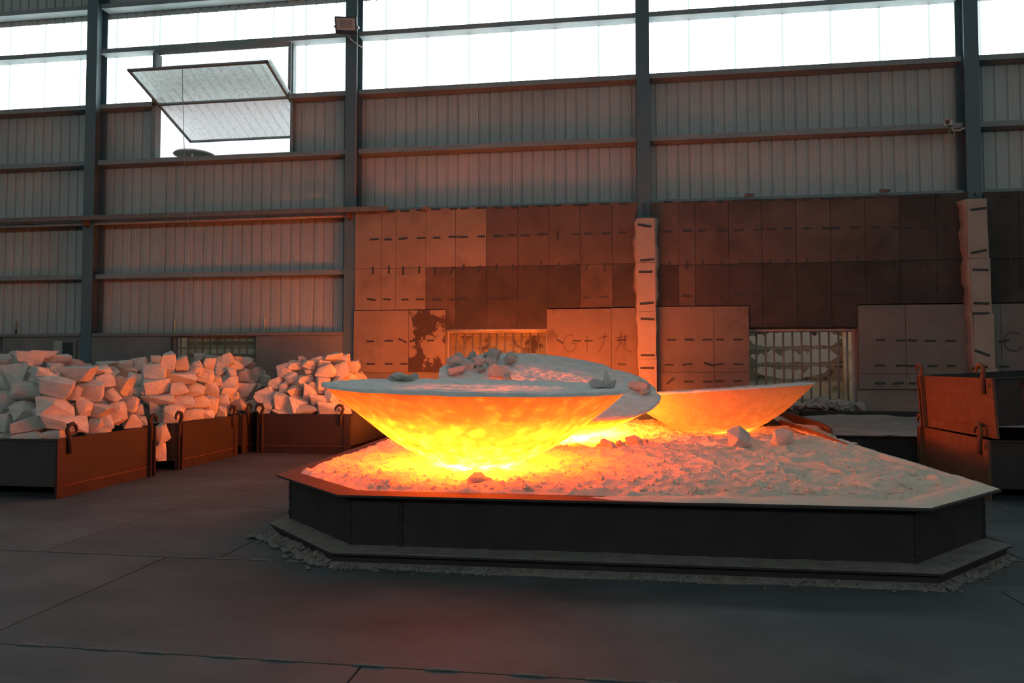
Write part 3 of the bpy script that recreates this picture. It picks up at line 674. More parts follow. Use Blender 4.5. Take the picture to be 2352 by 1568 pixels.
# hoods of yellowed sheet outside the windows, open to the sky above
def hood(x0, x1, mat, label, torn=False, depth=.55):
    y0, y1 = 13.82, 13.82+depth
    h = empty('window_hood', ((x0+x1)/2, y0, .3), label=label, cat='window hood', group=None)
    ox, oz = (x0+x1)/2, .3
    for sx in (x0-.12, x1+.02):
        MB().quadbox(sx-ox, sx+.02-ox, 0, depth, .1, 2.2).build('side_sheet', mat, h)
    lv = [.50, .82, 1.19, 1.52, 1.84, 2.55] if torn else [.55, .95, 1.35, 1.75, 2.15, 2.6]
    for k, (za, zb) in enumerate(zip(lv[:-1], lv[1:])):
        if torn and k in (2, 3, 4):
            # what the fire left of this strip: a rag hanging from above and a rag standing up from below
            n = 110
            xs = np.linspace(x0-.1, x1+.02, n)
            cen, half = {2: (3.72, .72), 3: (3.78, .86), 4: (3.80, .90)}[k]
            d_ = np.abs(xs-cen)/half+.10*(fbm(xs*9, xs*0+k, 51+k, 3)-.5)
            t = np.clip((1-d_)*5, 0, 1) if k > 2 else np.clip(1-d_**2, 0, 1)**.6
            nz1 = fbm(xs*6+k*7, xs*0+k, 21+k, 4); nz2 = fbm(xs*8+k*3, xs*0+5, 31+k, 4)
            zt = zb if k < 4 else 2.24
            hgt = zt-za; m_ = za+hgt*(.55 if k > 2 else .75)
            top = np.minimum(zb, zt-hgt*(.04+.75*np.clip(nz1-.36, 0, 1)*1.6)); bot = za+hgt*(.05+.16*nz2)
            top = m_+(top-m_)*t; bot = m_+(bot-m_)*t
            top = np.maximum(top, bot)
            for lo, hi in ((bot*0+za, bot), (top, top*0+zb)):
                mb = MB()
                curl = .05*(nz1-.5)*(t > 0)
                for side in (0, .008):
                    mb.v += [(xx-ox, depth+side, z-oz) for xx, z in zip(xs, lo)] + [(xx-ox, depth+side+c, z-oz) for xx, z, c in zip(xs, hi, curl)]
                mb.f += [[i, i+1, n+i+1, n+i] for i in range(n-1)] + [[2*n+i, 3*n+i, 3*n+i+1, 2*n+i+1] for i in range(n-1)]
                mb.mi = [0]*len(mb.f)
                link('torn_sheet', mb.mesh('torn_sheet', M['scorch'], fix=False), h)
        else:
            MB().quadbox(x0-.1-ox, x1+.02-ox, depth+(.0 if k % 2 else .03), depth+.02+(.0 if k % 2 else .03), za-oz, zb-oz).build('back_sheet', mat, h)
        MB().quadbox(x0-.1-ox, x1+.02-ox, depth-.02, depth+.03, za-.02-oz, za+.012-oz).build('rail', M['frame'], h)
    return h
hood(-9.22, -7.27, M['yellow'], 'pale yellow sheet hood seen through the bars above the stones')
hood(-3.17, -1.12, M['scorch'], 'dull brownish sheet hood behind the window hidden by the tilted ingot')
hood(2.73, 4.69, M['yellow'], 'burnt through yellowed sheet hood outside the barred window', torn=True)
hood(-15.2, -13.27, M['scorch'], 'dull sheet hood outside the window past the column without fittings')
nb = box('outer_wall', -14, 16, 18.0, 18.3, -.3, 3.2, M['neighbour'])
tag(nb, 'pinkish rust streaked wall of the next building seen through the burnt hole', 'building', kind='structure')
gd = box('ground', -60, 60, 14.1, 70, -.4, -.3, M['dust']); tag(gd, 'bare yard outside the hall', 'ground', kind='structure')

# door beside the column in the low wall
d = empty('door_1', (-11.7, 13.52, 0), label='pale framed dark doorway beside the plain column', cat='door', kind='structure')
MB().quadbox(-.27, -.06, -.03, .0, .6, 2.03).build('door_panel', M['frame'], d)
MB().quadbox(-.06, .22, -.02, .0, .6, 2.0).build('doorway_dark', M['black'], d)  # black sheet standing in for the dark inside the doorway
MB().quadbox(.22, .28, -.04, .0, .6, 2.06).build('jamb', M['bar'], d)

# ---- the rest of the shell (out of view)
def shell(name, q, mat, label):
    return tag(box(name, *q, mat), label, 'wall', kind='structure')
shell('wall_left', (-26.2, -26, -14, 14, 0, 11.4), M['cladding'], 'sheet clad end wall of the hall beyond the stones')
shell('wall_right', (22, 22.2, -14, 14, 0, 11.4), M['cladding'], 'sheet clad end wall of the hall beyond the bins')
wf = empty('wall_front', (0, -14, 0), label='long wall opposite with the same band of translucent sheets', cat='wall', kind='structure')
MB().quadbox(-26, 22, -.2, 0, 0, 7.285).build('cladding', M['cladding'], wf)
MB().quadbox(-26, 22, -.12, -.1, 7.285, 9.33).build('skylight_band', M['skylight'], wf)
MB().quadbox(-26, 22, -.2, 0, 9.33, 11.4).build('cladding', M['cladding'], wf)
ce = box('ceiling', -26.2, 22.2, -14.2, 14.0, 11.2, 11.4, M['column']); tag(ce, 'steel sheet roof high over the hall', 'ceiling', kind='structure')

# translucent strips let into the roof, one to a bay
for i in range(7):
    xx = -20.2+6*i
    r_ = box('roof_light', xx-.12, xx+.12, -9, 12.8, 11.17, 11.2, M['skylight'])
    r_.parent = ce
    r_.matrix_parent_inverse = Matrix.Translation((-ce.location.x, -ce.location.y, -ce.location.z))

# ================================================================== OBJECTS
# ---- insulation wrapped round two columns
def wrap(xc, half, ztop, zbot, joints, clips, left_w, right_w, label, lean=0.0):
    w = empty('insulation_wrap', (xc, 13.2, zbot), label=label, cat='insulation', group='insulation wrapped on columns')
    zs = [ztop]+joints+[zbot]
    pieces = []
    for k, (za, zb) in enumerate(zip(zs[:-1], zs[1:])):
        o = k*.012*lean
        p = MB().quadbox(-half+o, half+o, 0, .04, zb-zbot+.003, za-zbot-.003).build('face_board', M['wrap'], w)
        p.rotation_euler = (0, 0, rng.uniform(-.015, .015))
        pieces.append((p, za, zb))
    for sgn, amp in ((-1, left_w), (1, right_w)):       # soft blanket down each side, edge wavy
        n = 48
        zz = np.linspace(0, ztop-zbot, n)
        e = amp*(.25+.75*np.clip((zz/(ztop-zbot)-.3)/.4, 0, 1))
        wav = e+.018*np.sin(zz*9+sgn)+.014*np.sin(zz*21+2*sgn)
        mb = MB()
        for (fx, fy) in ((half-.005, .01), (half+.4, .10), (half+1., .26)):
            pass
        cols = [(0, .0), (.5, .09), (1.0, .24)]
        for t, yy in cols:
            mb.v += [(sgn*(half+wav[i]*t)+(.03*lean*(1-zz[i]/(ztop-zbot))), yy+.01, zz[i]) for i in range(n)]
        for t, yy in reversed(cols):
            mb.v += [(sgn*(half-.03+wav[i]*t*.8)+(.03*lean*(1-zz[i]/(ztop-zbot))), yy+.045, zz[i]) for i in range(n)]
        m_ = 6
        for c in range(m_):
            for i in range(n-1):
                c2 = (c+1) % m_
                mb.f.append([c*n+i, c*n+i+1, c2*n+i+1, c2*n+i])
        mb.f.append([c*n for c in range(m_)]); mb.f.append([c*n+n-1 for c in range(m_)][::-1])
        mb.mi = [0]*len(mb.f)
        mb.build('side_blanket', M['wrap'], w, True)
    wclip = MB().quadbox(-.13, .13, -.010, .004, -.02, .02).mesh('clip', M['clip'])
    for cx, cz, r in clips:
        host = next((p for p, za, zb in pieces if zb <= cz <= za), pieces[-1][0])
        c = link('clip', wclip, host, (cx-xc, -.004, cz-zbot), (0, -math.radians(r), 0))
    return w
wrap(.80, .165, 4.32, .75, [3.46, 2.52, 1.62], WRAP_CLIPS_A, .07, .10, 'pale insulation wrap on the column between the ingots, scalloped edge', .6)
wrap(6.66, .165, 4.50, .75, [3.42, 2.43, 1.45], WRAP_CLIPS_B, .03, .02, 'pale insulation wrap on the column behind the stacked bins', 3.0)

# ---- pivoting sash, tilted open
sash = empty('pivot_window_sash', ((OPEN[0]+OPEN[1])/2, 13.74, 7.27), (math.radians(70), 0, 0),
             label='ribbed pivot window sash tilted open in the high wall', cat='window sash')
W_ = OPEN[1]-OPEN[0]-.06
up = corrugated(.9*int(W_/.9)+.225*round((W_ % .9)/.225), 0, 1.02, M['translucent'], None, 'translucent_sheet')
o = link('translucent_sheet', up, sash, (-W_/2, .02, 0))
lo = corrugated(.9*int(W_/.9)+.225*round((W_ % .9)/.225), -1.27, 0, M['milky'], None, 'milky_sheet')
o = link('milky_sheet', lo, sash, (-W_/2, .02, 0))
for nm, q in (('frame_rail', (-W_/2, W_/2, 1.0, 1.05)), ('frame_rail', (-W_/2, W_/2, -.025, .025)), ('frame_rail', (-W_/2, W_/2, -1.29, -1.25)),
              ('frame_stile', (-W_/2, -W_/2+.045, -1.29, 1.05)), ('frame_stile', (W_/2-.045, W_/2, -1.29, 1.05))):
    MB().quadbox(q[0], q[1], -.03, .015, q[2], q[3]).build(nm, M['girt'], sash)
for sx in (-1, 1):
    MB().tube([(sx*W_/2, 0, 0), (sx*(W_/2+.12), 0, 0)], .03, 8).build('pivot_pin', M['rail'], sash, True)
# pull cord hanging from the sash
pc = MB().tube([(-8.55, 12.78, 7.60), (-8.54, 12.79, 7.0), (-8.53, 12.85, 6.0), (-8.50, 12.95, 4.6), (-8.46, 13.1, 3.2), (-8.42, 13.2, 2.0), (-8.42, 13.25, 1.4)], .006, 5)
tag(pc.build('pull_cord', M['cable'], None, True), 'thin cord hanging down the cladding from the open pivot sash', 'cord')
# mushroom vent on the lower roof outside
v = empty('roof_vent', (-11.28, 17.5, 6.44), label='round vent cap outside the open pivot window', cat='roof vent')
n = 40
mb = MB()
for (r, z) in ((.04, 1.02), (.3, .99), (.52, .94), (.56, .90), (.54, .89), (.02, .90)):
    mb.v += [(r*math.cos(2*PI*k/n), r*math.sin(2*PI*k/n), z) for k in range(n)]
mb.f = [[i*n+k, i*n+(k+1) % n, (i+1)*n+(k+1) % n, (i+1)*n+k] for i in range(5) for k in range(n)]
mb.f += [list(range(n))[::-1], [5*n+k for k in range(n)]]
mb.mi = [0]*len(mb.f)
mb.build('cap', M['masonry'], v, True)
for a in (20, 110, 200, 290):
    xx, yy = .3*math.cos(math.radians(a)), .3*math.sin(math.radians(a))
    MB().quadbox(xx-.02, xx+.02, yy-.02, yy+.02, .5, .92).build('strut', M['girt'], v)
MB().tube([(0, 0, -1.45), (0, 0, .6)], .33, 24).build('pipe', M['masonry'], v, True)
rf = box('outer_roof', -16, -4, 15.5, 20, 4.8, 5.0, M['girt']); tag(rf, 'lower roof outside under the round vent cap', 'roof', kind='structure')

# ---- channel rail running along the wall on brackets
rail = empty('channel_rail', (-12, 13.3, 4.69), label='long brown channel rail bracketed to the wall, ending past the floodlight column', cat='rail')
for xa, xb in ((-24, -16.6), (-16.59, -9.6), (-9.59, -4.36)):
    pr = [(0, .05), (.09, .05), (.09, .036), (.014, .036), (.014, -.036), (.09, -.036), (.09, -.05), (0, -.05)]
    MB().prism(pr, lambda p: (xa+12, p[0], p[1]), lambda p: (xb+12, p[0], p[1])).build('channel', M['rail'], rail)
for xx in (-12.95, -8.25, -6.05, -15.2):
    MB().prism([(0, 0), (.05, 0), (.05, .02), (0, .02)], lambda p: (xx+12+p[0], .05, -.01+p[1]), lambda p: (xx+12.28+p[0], .42, -.06+p[1])).build('bracket_arm', M['rail'], rail)
for cx in (COLX[1], COLX[2]):
    MB().quadbox(cx+12-.045, cx+12+.045, .10, .21, -.16, .06).build('column_clamp', M['rust_edge'], rail)
for xx in (-4.72, -4.62, -4.52):
    MB().tube([(xx+12, -.012, 0), (xx+12, .02, 0)], .012, 8).build('bolt', M['bar'], rail)
# thin conduit behind it
mb = MB().tube([(-17, 13.58, 4.60), (-11, 13.58, 4.61), (-5.36, 13.58, 4.62)], .03, 8)
tag(mb.build('conduit', M['frame'], None, True), 'pale grey conduit along the wall just under the channel rail', 'conduit')

# ---- floodlight on the column
fl = empty('floodlight', (-5.19, 13.12, 8.42), (math.radians(24), 0, math.radians(12)), label='black square floodlight mounted high on a column', cat='floodlight')
MB().quadbox(-.22, .22, 0, .06, -.17, .17).build('housing', M['black'], fl)
ln = MB().quadbox(-.19, .19, -.006, 0, -.08, .145).build('glass', M['lens'], fl)
MB().quadbox(-.12, .13, -.009, -.006, -.04, .11).build('reflector', M['lens_core'], ln)
for sx in (-1, 1):
    MB().quadbox(sx*.235-.01, sx*.235+.01, .0, .2, -.04, .0).build('bracket', M['frame'], fl)
MB().quadbox(-.24, .24, .18, .20, -.05, .01).build('bracket', M['frame'], fl)
MB().tube([(0, .06, -.12), (.06, .12, -.24), (.18, .22, -.34), (.30, .3, -.40)], .012, 6).build('cable', M['cable'], fl, True)
cb = MB().tube([(-5.10, 13.5, 11.1), (-5.10, 13.5, 8.0), (-5.105, 13.5, 5.0)], .012, 6)
tag(cb.build('power_cable', M['cable'], None, True), 'grey cable running up the floodlight column edge', 'cable')

# ---- security camera
sc_ = empty('security_camera', (6.28, 13.28, 5.87), (math.radians(12), 0, math.radians(-35)), label='small cream security camera on the girt by the far column', cat='security camera')
MB().quadbox(-.055, .055, -.2, .14, 0, .10).build('body', M['cream'], sc_)
MB().quadbox(-.065, .065, -.24, .14, .10, .112).build('sunshield', M['cream'], sc_)
MB().tube([(0, -.205, .05), (0, -.19, .05)], .038, 14).build('lens', M['black'], sc_)
MB().tube([(0, .05, 0), (.02, .08, -.08), (.10, .22, -.10), (.16, .38, -.06)], .02, 7).build('arm', M['cream'], sc_, True)
MB().tube([(0, 0, 0), (-.03, .0, -.14), (.0, .02, -.26), (.05, .03, -.2), (.06, .05, -.06)], .010, 6).build('cable', M['cable'], sc_, True)

# ---- stones: a dozen angular shapes
def stone_mesh(seed, flat=1.0, rough=.045, mat='stone'):
    r = random.Random(seed)
    bm = bmesh.new()
    for sx in (-1, 1):
        for sy in (-1, 1):
            for sz in (-1, 1):
                if r.random() < .22: continue            # a corner knocked off
                bm.verts.new((.5*sx*r.uniform(.35, 1.0), .5*sy*r.uniform(.4, 1.0), .5*sz*r.uniform(.4, 1.0)*flat))
    for k in range(8):
        v = Vector((r.gauss(0, 1), r.gauss(0, 1), r.gauss(0, 1))).normalized()
        q = r.uniform(.42, .62)
        bm.verts.new((v.x*q, v.y*q, v.z*q*flat))
    h = bmesh.ops.convex_hull(bm, input=bm.verts[:])
    dead = [g for g in h.get('geom_interior', []) if isinstance(g, bmesh.types.BMVert)]
    bmesh.ops.delete(bm, geom=list({v for v in dead if v.is_valid}), context='VERTS')
    bmesh.ops.dissolve_limit(bm, angle_limit=math.radians(9), verts=bm.verts[:], edges=bm.edges[:])
    bmesh.ops.triangulate(bm, faces=bm.faces[:])
    bmesh.ops.bevel(bm, geom=bm.edges[:], offset=.013, segments=1, affect='EDGES')
    bmesh.ops.triangulate(bm, faces=bm.faces[:])
    bmesh.ops.subdivide_edges(bm, edges=[e for e in bm.edges if e.calc_length() > .2], cuts=1, use_grid_fill=True)
    bmesh.ops.triangulate(bm, faces=bm.faces[:])
    if rough > .1:
        bmesh.ops.subdivide_edges(bm, edges=bm.edges[:], cuts=1, use_grid_fill=True)
    for v in bm.verts:
        n = mnoise.fractal(v.co*4.5+Vector((seed*3.1, 0, 0)), 1.0, 2.0, 3)
        v.co *= 1+rough*n
    # scale to a unit box standing on its foot
    mn = Vector([min(v.co[i] for v in bm.verts) for i in range(3)]); mx = Vector([max(v.co[i] for v in bm.verts) for i in range(3)])
    for v in bm.verts:
        v.co = Vector([(v.co[i]-(mn[i]+mx[i])/2)/(mx[i]-mn[i]) for i in range(3)])
    bmesh.ops.recalc_face_normals(bm, faces=bm.faces[:])
    me = bpy.data.meshes.new('stone'); bm.to_mesh(me); bm.free()
    me.materials.append(M[mat])
    autosmooth(me, 17)
    return me
STONES = [stone_mesh(100+k) for k in range(20)]
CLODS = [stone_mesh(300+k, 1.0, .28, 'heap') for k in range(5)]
STONE_N = [0]
def stone(x, y, z, w, d, h, rot, label, group, cat='stone', name='stone', yaw=None, mesh=None):
    STONE_N[0] += 1
    me = STONES[mesh] if mesh is not None else STONES[rng.randrange(len(STONES))]
    face = math.atan2(-x, y)              # broad side towards the aisle in front of the bins
    o = link(name, me, None, (x, y, z), (rng.uniform(-.22, .22), -math.radians(rot+rng.uniform(-6, 6)), face+(rng.uniform(-.5, .5) if yaw is None else yaw)))
    o.scale = (w, d, h)
    return tag(o, label, cat, group)
PILES = [   # (stones, where, group)
    (PILE_A, 'heap on the front bin', 'stones on the front bin'), (PILE_A_BACK, 'rear heap behind the front bin', 'stones heaped behind the front bin'),
    (PILE_B, 'heap on the middle bin', 'stones on the middle bin'), (PILE_B_BACK, 'rear heap behind the middle bin', 'stones heaped behind the middle bin'),
    (PILE_B_SPILL, 'gap', 'stones wedged between two bins'), (PILE_D, 'heap under the barred window', 'stones on the bin under the window'),
    (PILE_C, 'heap on the crosswise bin', 'stones on the crosswise bin')]
def describe(s, where, lo, hi):
    """what sets a stone apart: size, shape and its course in the heap"""
    x, y, z, w, d, h, r = s
    a = w*h
    size = 'large' if a > .13 else ('small' if a < .055 else 'middling')
    shape = 'long flat' if w > 1.7*h else ('upright' if h > 1.05*w else ('tilted' if abs(r) >= 8 else 'blocky'))
    t = (z-lo)/max(.1, hi-lo)
    course = 'on the crest' if t > .78 else ('in the upper courses' if t > .5 else ('halfway up' if t > .22 else 'just above the rim'))
    return '%s %s pale stone %s, %s' % (size, shape, course, where)
for lst, where, group in PILES:
    lo = min(s[2] for s in lst); hi = max(s[2] for s in lst)
    for k, s in enumerate(lst):
        if lst is PILE_B and k == 0:
            stone(*s, label='tall upright slab of stone standing out on the middle heap', group=group, yaw=.1); continue
        if lst is PILE_A and k == 8:
            stone(*s, label='largest block in the heap on the front bin', group=group, yaw=.15); continue
        if lst is PILE_B_SPILL:
            stone(*s, label=('stone wedged high in the gap between two bins', 'stone low in the gap between two bins, near the floor')[k], group=group, yaw=.1); continue
        stone(*s, label=describe(s, where, lo, hi), group=group)

# ---- steel bins
def hook_path(mirror):
    s = -1 if mirror else 1
    return [(0, 0, -.16), (0, 0, -.02), (s*.018, 0, .05), (s*.042, 0, .11), (s*.022, 0, .165), (-s*.04, 0, .18), (-s*.085, 0, .145), (-s*.098, 0, .10), (-s*.085, 0, .075)]
def bin_(loc, rz, label, L=1.66, D=1.56, H=.67, mirror=False, group='steel stone bins', rot=None, mats=None, stones=None, number=None):
    b = empty('steel_bin', loc, rot or (0, 0, rz), label=label, cat='bin', group=group)
    rust, dark = mats or (M['steel_rust'], M['bin_dark'])
    mx = (lambda x: L-x) if mirror else (lambda x: x)
    def bx(name, x0, x1, y0, y1, z0, z1, m, parent=b, bev=0):
        xa, xb = sorted((mx(x0), mx(x1)))
        return MB().quadbox(xa, xb, y0, y1, z0, z1).build(name, m, parent)
    for y0, s in ((0, 1), (D, -1)):
        ya, yb = (y0, y0+.014) if s == 1 else (y0-.014, y0)
        ep = bx('end_panel', 0, L, ya, yb, 0, H, rust)
        fy0, fy1 = (ya-.05, ya) if s == 1 else (yb, yb+.05)
        for q in (.005, .085):
            bx('post', q, q+.022, fy0, fy1, 0, H, rust)
        ly0, ly1 = (ya-.012, ya) if s == 1 else (yb, yb+.012)
        # lug plate at the other corner; a black disc stands in for its dark hole
        cx, cz, rr = mx(L-.055), H-.085, .022
        outer = [(mx(L-.125), H-.16), (mx(L-.004), H-.16), (mx(L-.004), H+.0), (mx(L-.125), H+.0)]
        bx('lug', L-.12, L-.004, ly0, ly1, .002, H-.004, rust, ep)
        MB().tube([(cx, ly0-.003 if s == 1 else ly1+.003, cz), (cx, (ly0+ly1)/2, cz)], rr*1.25, 14).build('eye_hole_disc', M['clip'], ep)
        bx('weld', .11, L-.13, ly0+.004 if s == 1 else ly0, ly1 if s == 1 else ly1-.004, .128, .138, M['rust_edge'], ep)
        for hx, mir in ((.058, mirror), (L-.17, mirror)):
            pth = [(mx(hx)+p[0], (ya-.02 if s == 1 else yb+.02), H+p[2]-.02) for p in hook_path(mir)]
            MB().tube(pth, [.028, .028, .027, .026, .025, .023, .020, .015, .008], 8).build('hook', rust, b, True)
    for x0 in (0, L-.012):
        sp = MB().quadbox(x0, x0+.012, .014, D-.014, .14, H).build('side_panel', dark, b)
        xo = x0-.02 if x0 == 0 else x0+.012
        MB().quadbox(xo, xo+.02, .02, D-.02, .14, .165).build('lip', dark, sp)
        MB().quadbox(xo, xo+.02, .02, D-.02, H-.02, H).build('lip', dark, sp)
        if number and x0 > 0:
            # painted 1 and 3 on the long side that faces the aisle
            for seg in number:
                mb = MB()
                for (a, c) in zip(seg[:-1], seg[1:]):
                    dy, dz = c[0]-a[0], c[1]-a[1]; l = math.hypot(dy, dz); ny, nz = -dz/l*.022, dy/l*.022
                    mb.prism([(a[0]-ny, a[1]-nz), (c[0]-ny, c[1]-nz), (c[0]+ny, c[1]+nz), (a[0]+ny, a[1]+nz)],
                             lambda p: (L+.0005, p[0], p[1]), lambda p: (L+.003, p[0], p[1]))
                mb.build('number', M['red_mark'], sp)
    MB().quadbox(.012, L-.012, .014, D-.014, .14, .152).build('bottom', dark, b)
    return b
HP = PI/2
bin_((-6.10, 6.95, 0), HP, 'steel bin with a bare dark side, front of the row of stone bins', mirror=True)
bin_((-6.08, 9.08, 0), HP, 'steel bin in the middle of the row of stone bins')
bin_((-6.10, 10.92, 0), HP, 'shaded steel bin under the barred window, tucked behind the crosswise bin', mirror=True)
bin_((-5.90, 11.09, 0), 0, 'steel bin standing crosswise, its side lit by the glowing ingot', D=1.9)
bin_((-7.90, 8.95, 0), HP, 'hidden steel bin under the rear heap of grey stones', L=1.9)
bin_((-7.86, 11.1, 0), HP, 'hidden steel bin in the far rear corner under grey stones', L=1.9)
# stones filling the bins below the heaps
def fill(x0, x1, y0, y1, label, group, top=1.3, ins2=(.30, .50), z3=1.16):
    for k, (z, ins, n) in enumerate(((.40, .06, 2), (.80, ins2[0], 2), (z3, ins2[1], 2))):
        if z > top: break
        for i in range(n):
            for j in range(n):
                xa, xb, ya, yb = x0+ins, x1-ins, y0+ins, y1-ins
                w, d = (xb-xa)/n, (yb-ya)/n
                o = link('stone', STONES[rng.randrange(14)], None, (xa+w*(i+.5), ya+d*(j+.5), z), (0, 0, rng.choice((0, PI))+rng.uniform(-.1, .1)))
                o.scale = (w*.94, d*.94, .46)
                tag(o, label, 'stone', group)
fill(-7.66, -6.12, 6.97, 8.60, 'stone buried inside the '+PILES[0][1], PILES[0][2])
fill(-7.64, -6.10, 9.10, 10.74, 'stone buried inside the '+PILES[2][1], PILES[2][2])
fill(-7.66, -6.12, 10.94, 12.58, 'stone buried inside the '+PILES[5][1], PILES[5][2])
fill(-5.88, -4.26, 11.11, 12.98, 'stone buried inside the '+PILES[6][1], PILES[6][2])
fill(-9.44, -7.92, 8.97, 10.83, 'stone buried inside the '+PILES[1][1], PILES[1][2], ins2=(.12, .18), z3=1.26)
fill(-9.40, -7.88, 11.12, 12.98, 'stone buried inside the '+PILES[3][1], PILES[3][2], ins2=(.10, .12), z3=1.28)
# empty bins stacked by the second tray
one = [[(.30, .62), (.24, .56)], [(.30, .62), (.30, .30)]]
three = [[(.50, .60), (.60, .62), (.68, .56), (.64, .49), (.57, .47)], [(.57, .47), (.67, .43), (.69, .35), (.60, .30), (.50, .33)]]
bin_((4.27, 10.0, 0), -HP-.02, 'lower of the two stacked empty bins beside the powder tray', L=1.74, group='stacked empty bins', mats=(M['rust_edge'], M['steel_dark']))
bin_((4.24, 9.82, .69), 0, 'upper stacked empty bin, rusty orange, numbered thirteen', L=1.64, group='stacked empty bins', mats=(M['rust_edge'], M['steel_dark']),
     rot=(math.radians(3.5), 0, -HP+.03), number=one+three)

# ---- the big octagonal tray
PO = (0.06, 8.8)
PR = .012
tray = empty('casting_tray', (PO[0], PO[1], 0), (0, 0, PR), label='large octagonal steel tray of white powder under the ingots', cat='tray')
def octo(a, f, bk, ch):          # half width, front, back, chamfer
    return [(-a, -f+ch*.94), (-a+ch, -f), (a-ch, -f), (a, -f+ch*.94), (a, bk-ch), (a-ch, bk), (-a+ch, bk), (-a, bk-ch)]
RIM = octo(3.0, 3.80, 3.75, .89)
WALLP = octo(2.92, 3.66, 3.67, .86)
LEDGE = octo(3.04, 3.85, 3.79, .90)
def ring(poly_o, poly_i, z0, z1):
    mb = MB(); n = len(poly_o)
    mb.v = [(p[0], p[1], z) for z in (z0, z1) for pl in (poly_o, poly_i) for p in pl]
    for i in range(n):
        j = (i+1) % n
        mb.f += [[i, j, n+j, n+i], [2*n+i, 3*n+i, 3*n+j, 2*n+j], [i, 2*n+i, 2*n+j, j], [n+i, n+j, 3*n+j, 3*n+i]]
    mb.mi = [0]*len(mb.f)
    return mb
# wall plates, one for each straight run, with weld seams between them
for i in range(8):
    p, q = WALLP[i], WALLP[(i+1) % 8]
    parts = [(0, 1)]
    if i == 1: parts = [(0, .098), (.099, 1)]
    for t0, t1 in parts:
        a = (p[0]+(q[0]-p[0])*t0, p[1]+(q[1]-p[1])*t0); c = (p[0]+(q[0]-p[0])*t1, p[1]+(q[1]-p[1])*t1)
        dx, dy = c[0]-a[0], c[1]-a[1]; l = math.hypot(dx, dy); nx, ny = -dy/l*.016, dx/l*.016
        MB().prism([a, c, (c[0]+nx, c[1]+ny), (a[0]+nx, a[1]+ny)], lambda r: (r[0], r[1], .10), lambda r: (r[0], r[1], .505)).build('wall_plate', M['steel_dark'], tray)
def seam(x, y, z0, z1, r=.014):
    n = 30
    return MB().tube([(x+rng.uniform(-.004, .004), y+rng.uniform(-.004, .004), z0+(z1-z0)*k/n) for k in range(n+1)], [r*rng.uniform(.7, 1.3) for k in range(n+1)], 6).build('weld_seam', M['steel_dark'], tray, True)
for p in WALLP[:4]: seam(p[0], p[1], .11, .5)
seam(WALLP[1][0]+(WALLP[2][0]-WALLP[1][0])*.0985, WALLP[1][1]-.004, .11, .5)
inner = octo(2.86, 3.60, 3.62, .84)
ring(RIM, inner, .505, .522).build('rim', M['steel_dark'], tray)
ring(LEDGE, octo(2.8, 3.5, 3.5, .8), .085, .10).build('base_ledge', M['steel_dark'], tray)
ring(octo(3.015, 3.82, 3.77, .89), octo(2.8, 3.5, 3.5, .8), .0, .066).build('base_skid', M['steel_dark'], tray)
MB().prism(octo(2.9, 3.64, 3.65, .85), lambda p: (p[0], p[1], .06), lambda p: (p[0], p[1], .10)).build('bottom', M['steel_dark'], tray)
# raised rusty lip on the side towards the second tray
MB().prism([(-.5, .40), (3.0, .40), (3.0, .60), (1.0, .585), (-.2, .545), (-.5, .52)], lambda p: (2.845, p[0], p[1]), lambda p: (2.862, p[0], p[1])).build('side_lip', M['rust_edge'], tray)

# dust lying on the ledge
def ledge_dust():
    mb = MB()
    for i in range(4):
        p, q = WALLP[(i-1) % 8] if i == 0 else WALLP[i-1], WALLP[i] if i else WALLP[0]
        p, q = WALLP[i-1] if i else WALLP[7], WALLP[i] if i else WALLP[0]
        po, qo = LEDGE[i-1] if i else LEDGE[7], LEDGE[i] if i else LEDGE[0]
        L_ = math.hypot(q[0]-p[0], q[1]-p[1]); n = max(6, int(L_/.03)); m_ = 6
        b = len(mb.v)
        for k in range(n+1):
            t = k/n
            for j in range(m_+1):
                s = j/m_
                x = (p[0]*(1-t)+q[0]*t)*(1-s)+(po[0]*(1-t)+qo[0]*t)*s
                y = (p[1]*(1-t)+q[1]*t)*(1-s)+(po[1]*(1-t)+qo[1]*t)*s
                nz = float(fbm(np.array([x*7.]), np.array([y*7.]), 5, 4)[0])
                h = .101+(.012*(1-s)**1.5+.014*nz-.004)*(1 if s < .99 else 0)
                mb.v.append((x, y, h))
        for k in range(n):
            for j in range(m_):
                a = b+k*(m_+1)+j
                mb.f.append([a, a+1, a+m_+2, a+m_+1])
    mb.mi = [0]*len(mb.f)
    o = link('ledge_dust', mb.mesh('ledge_dust', M['dust']), tray)
    o['kind'] = 'stuff'
ledge_dust()

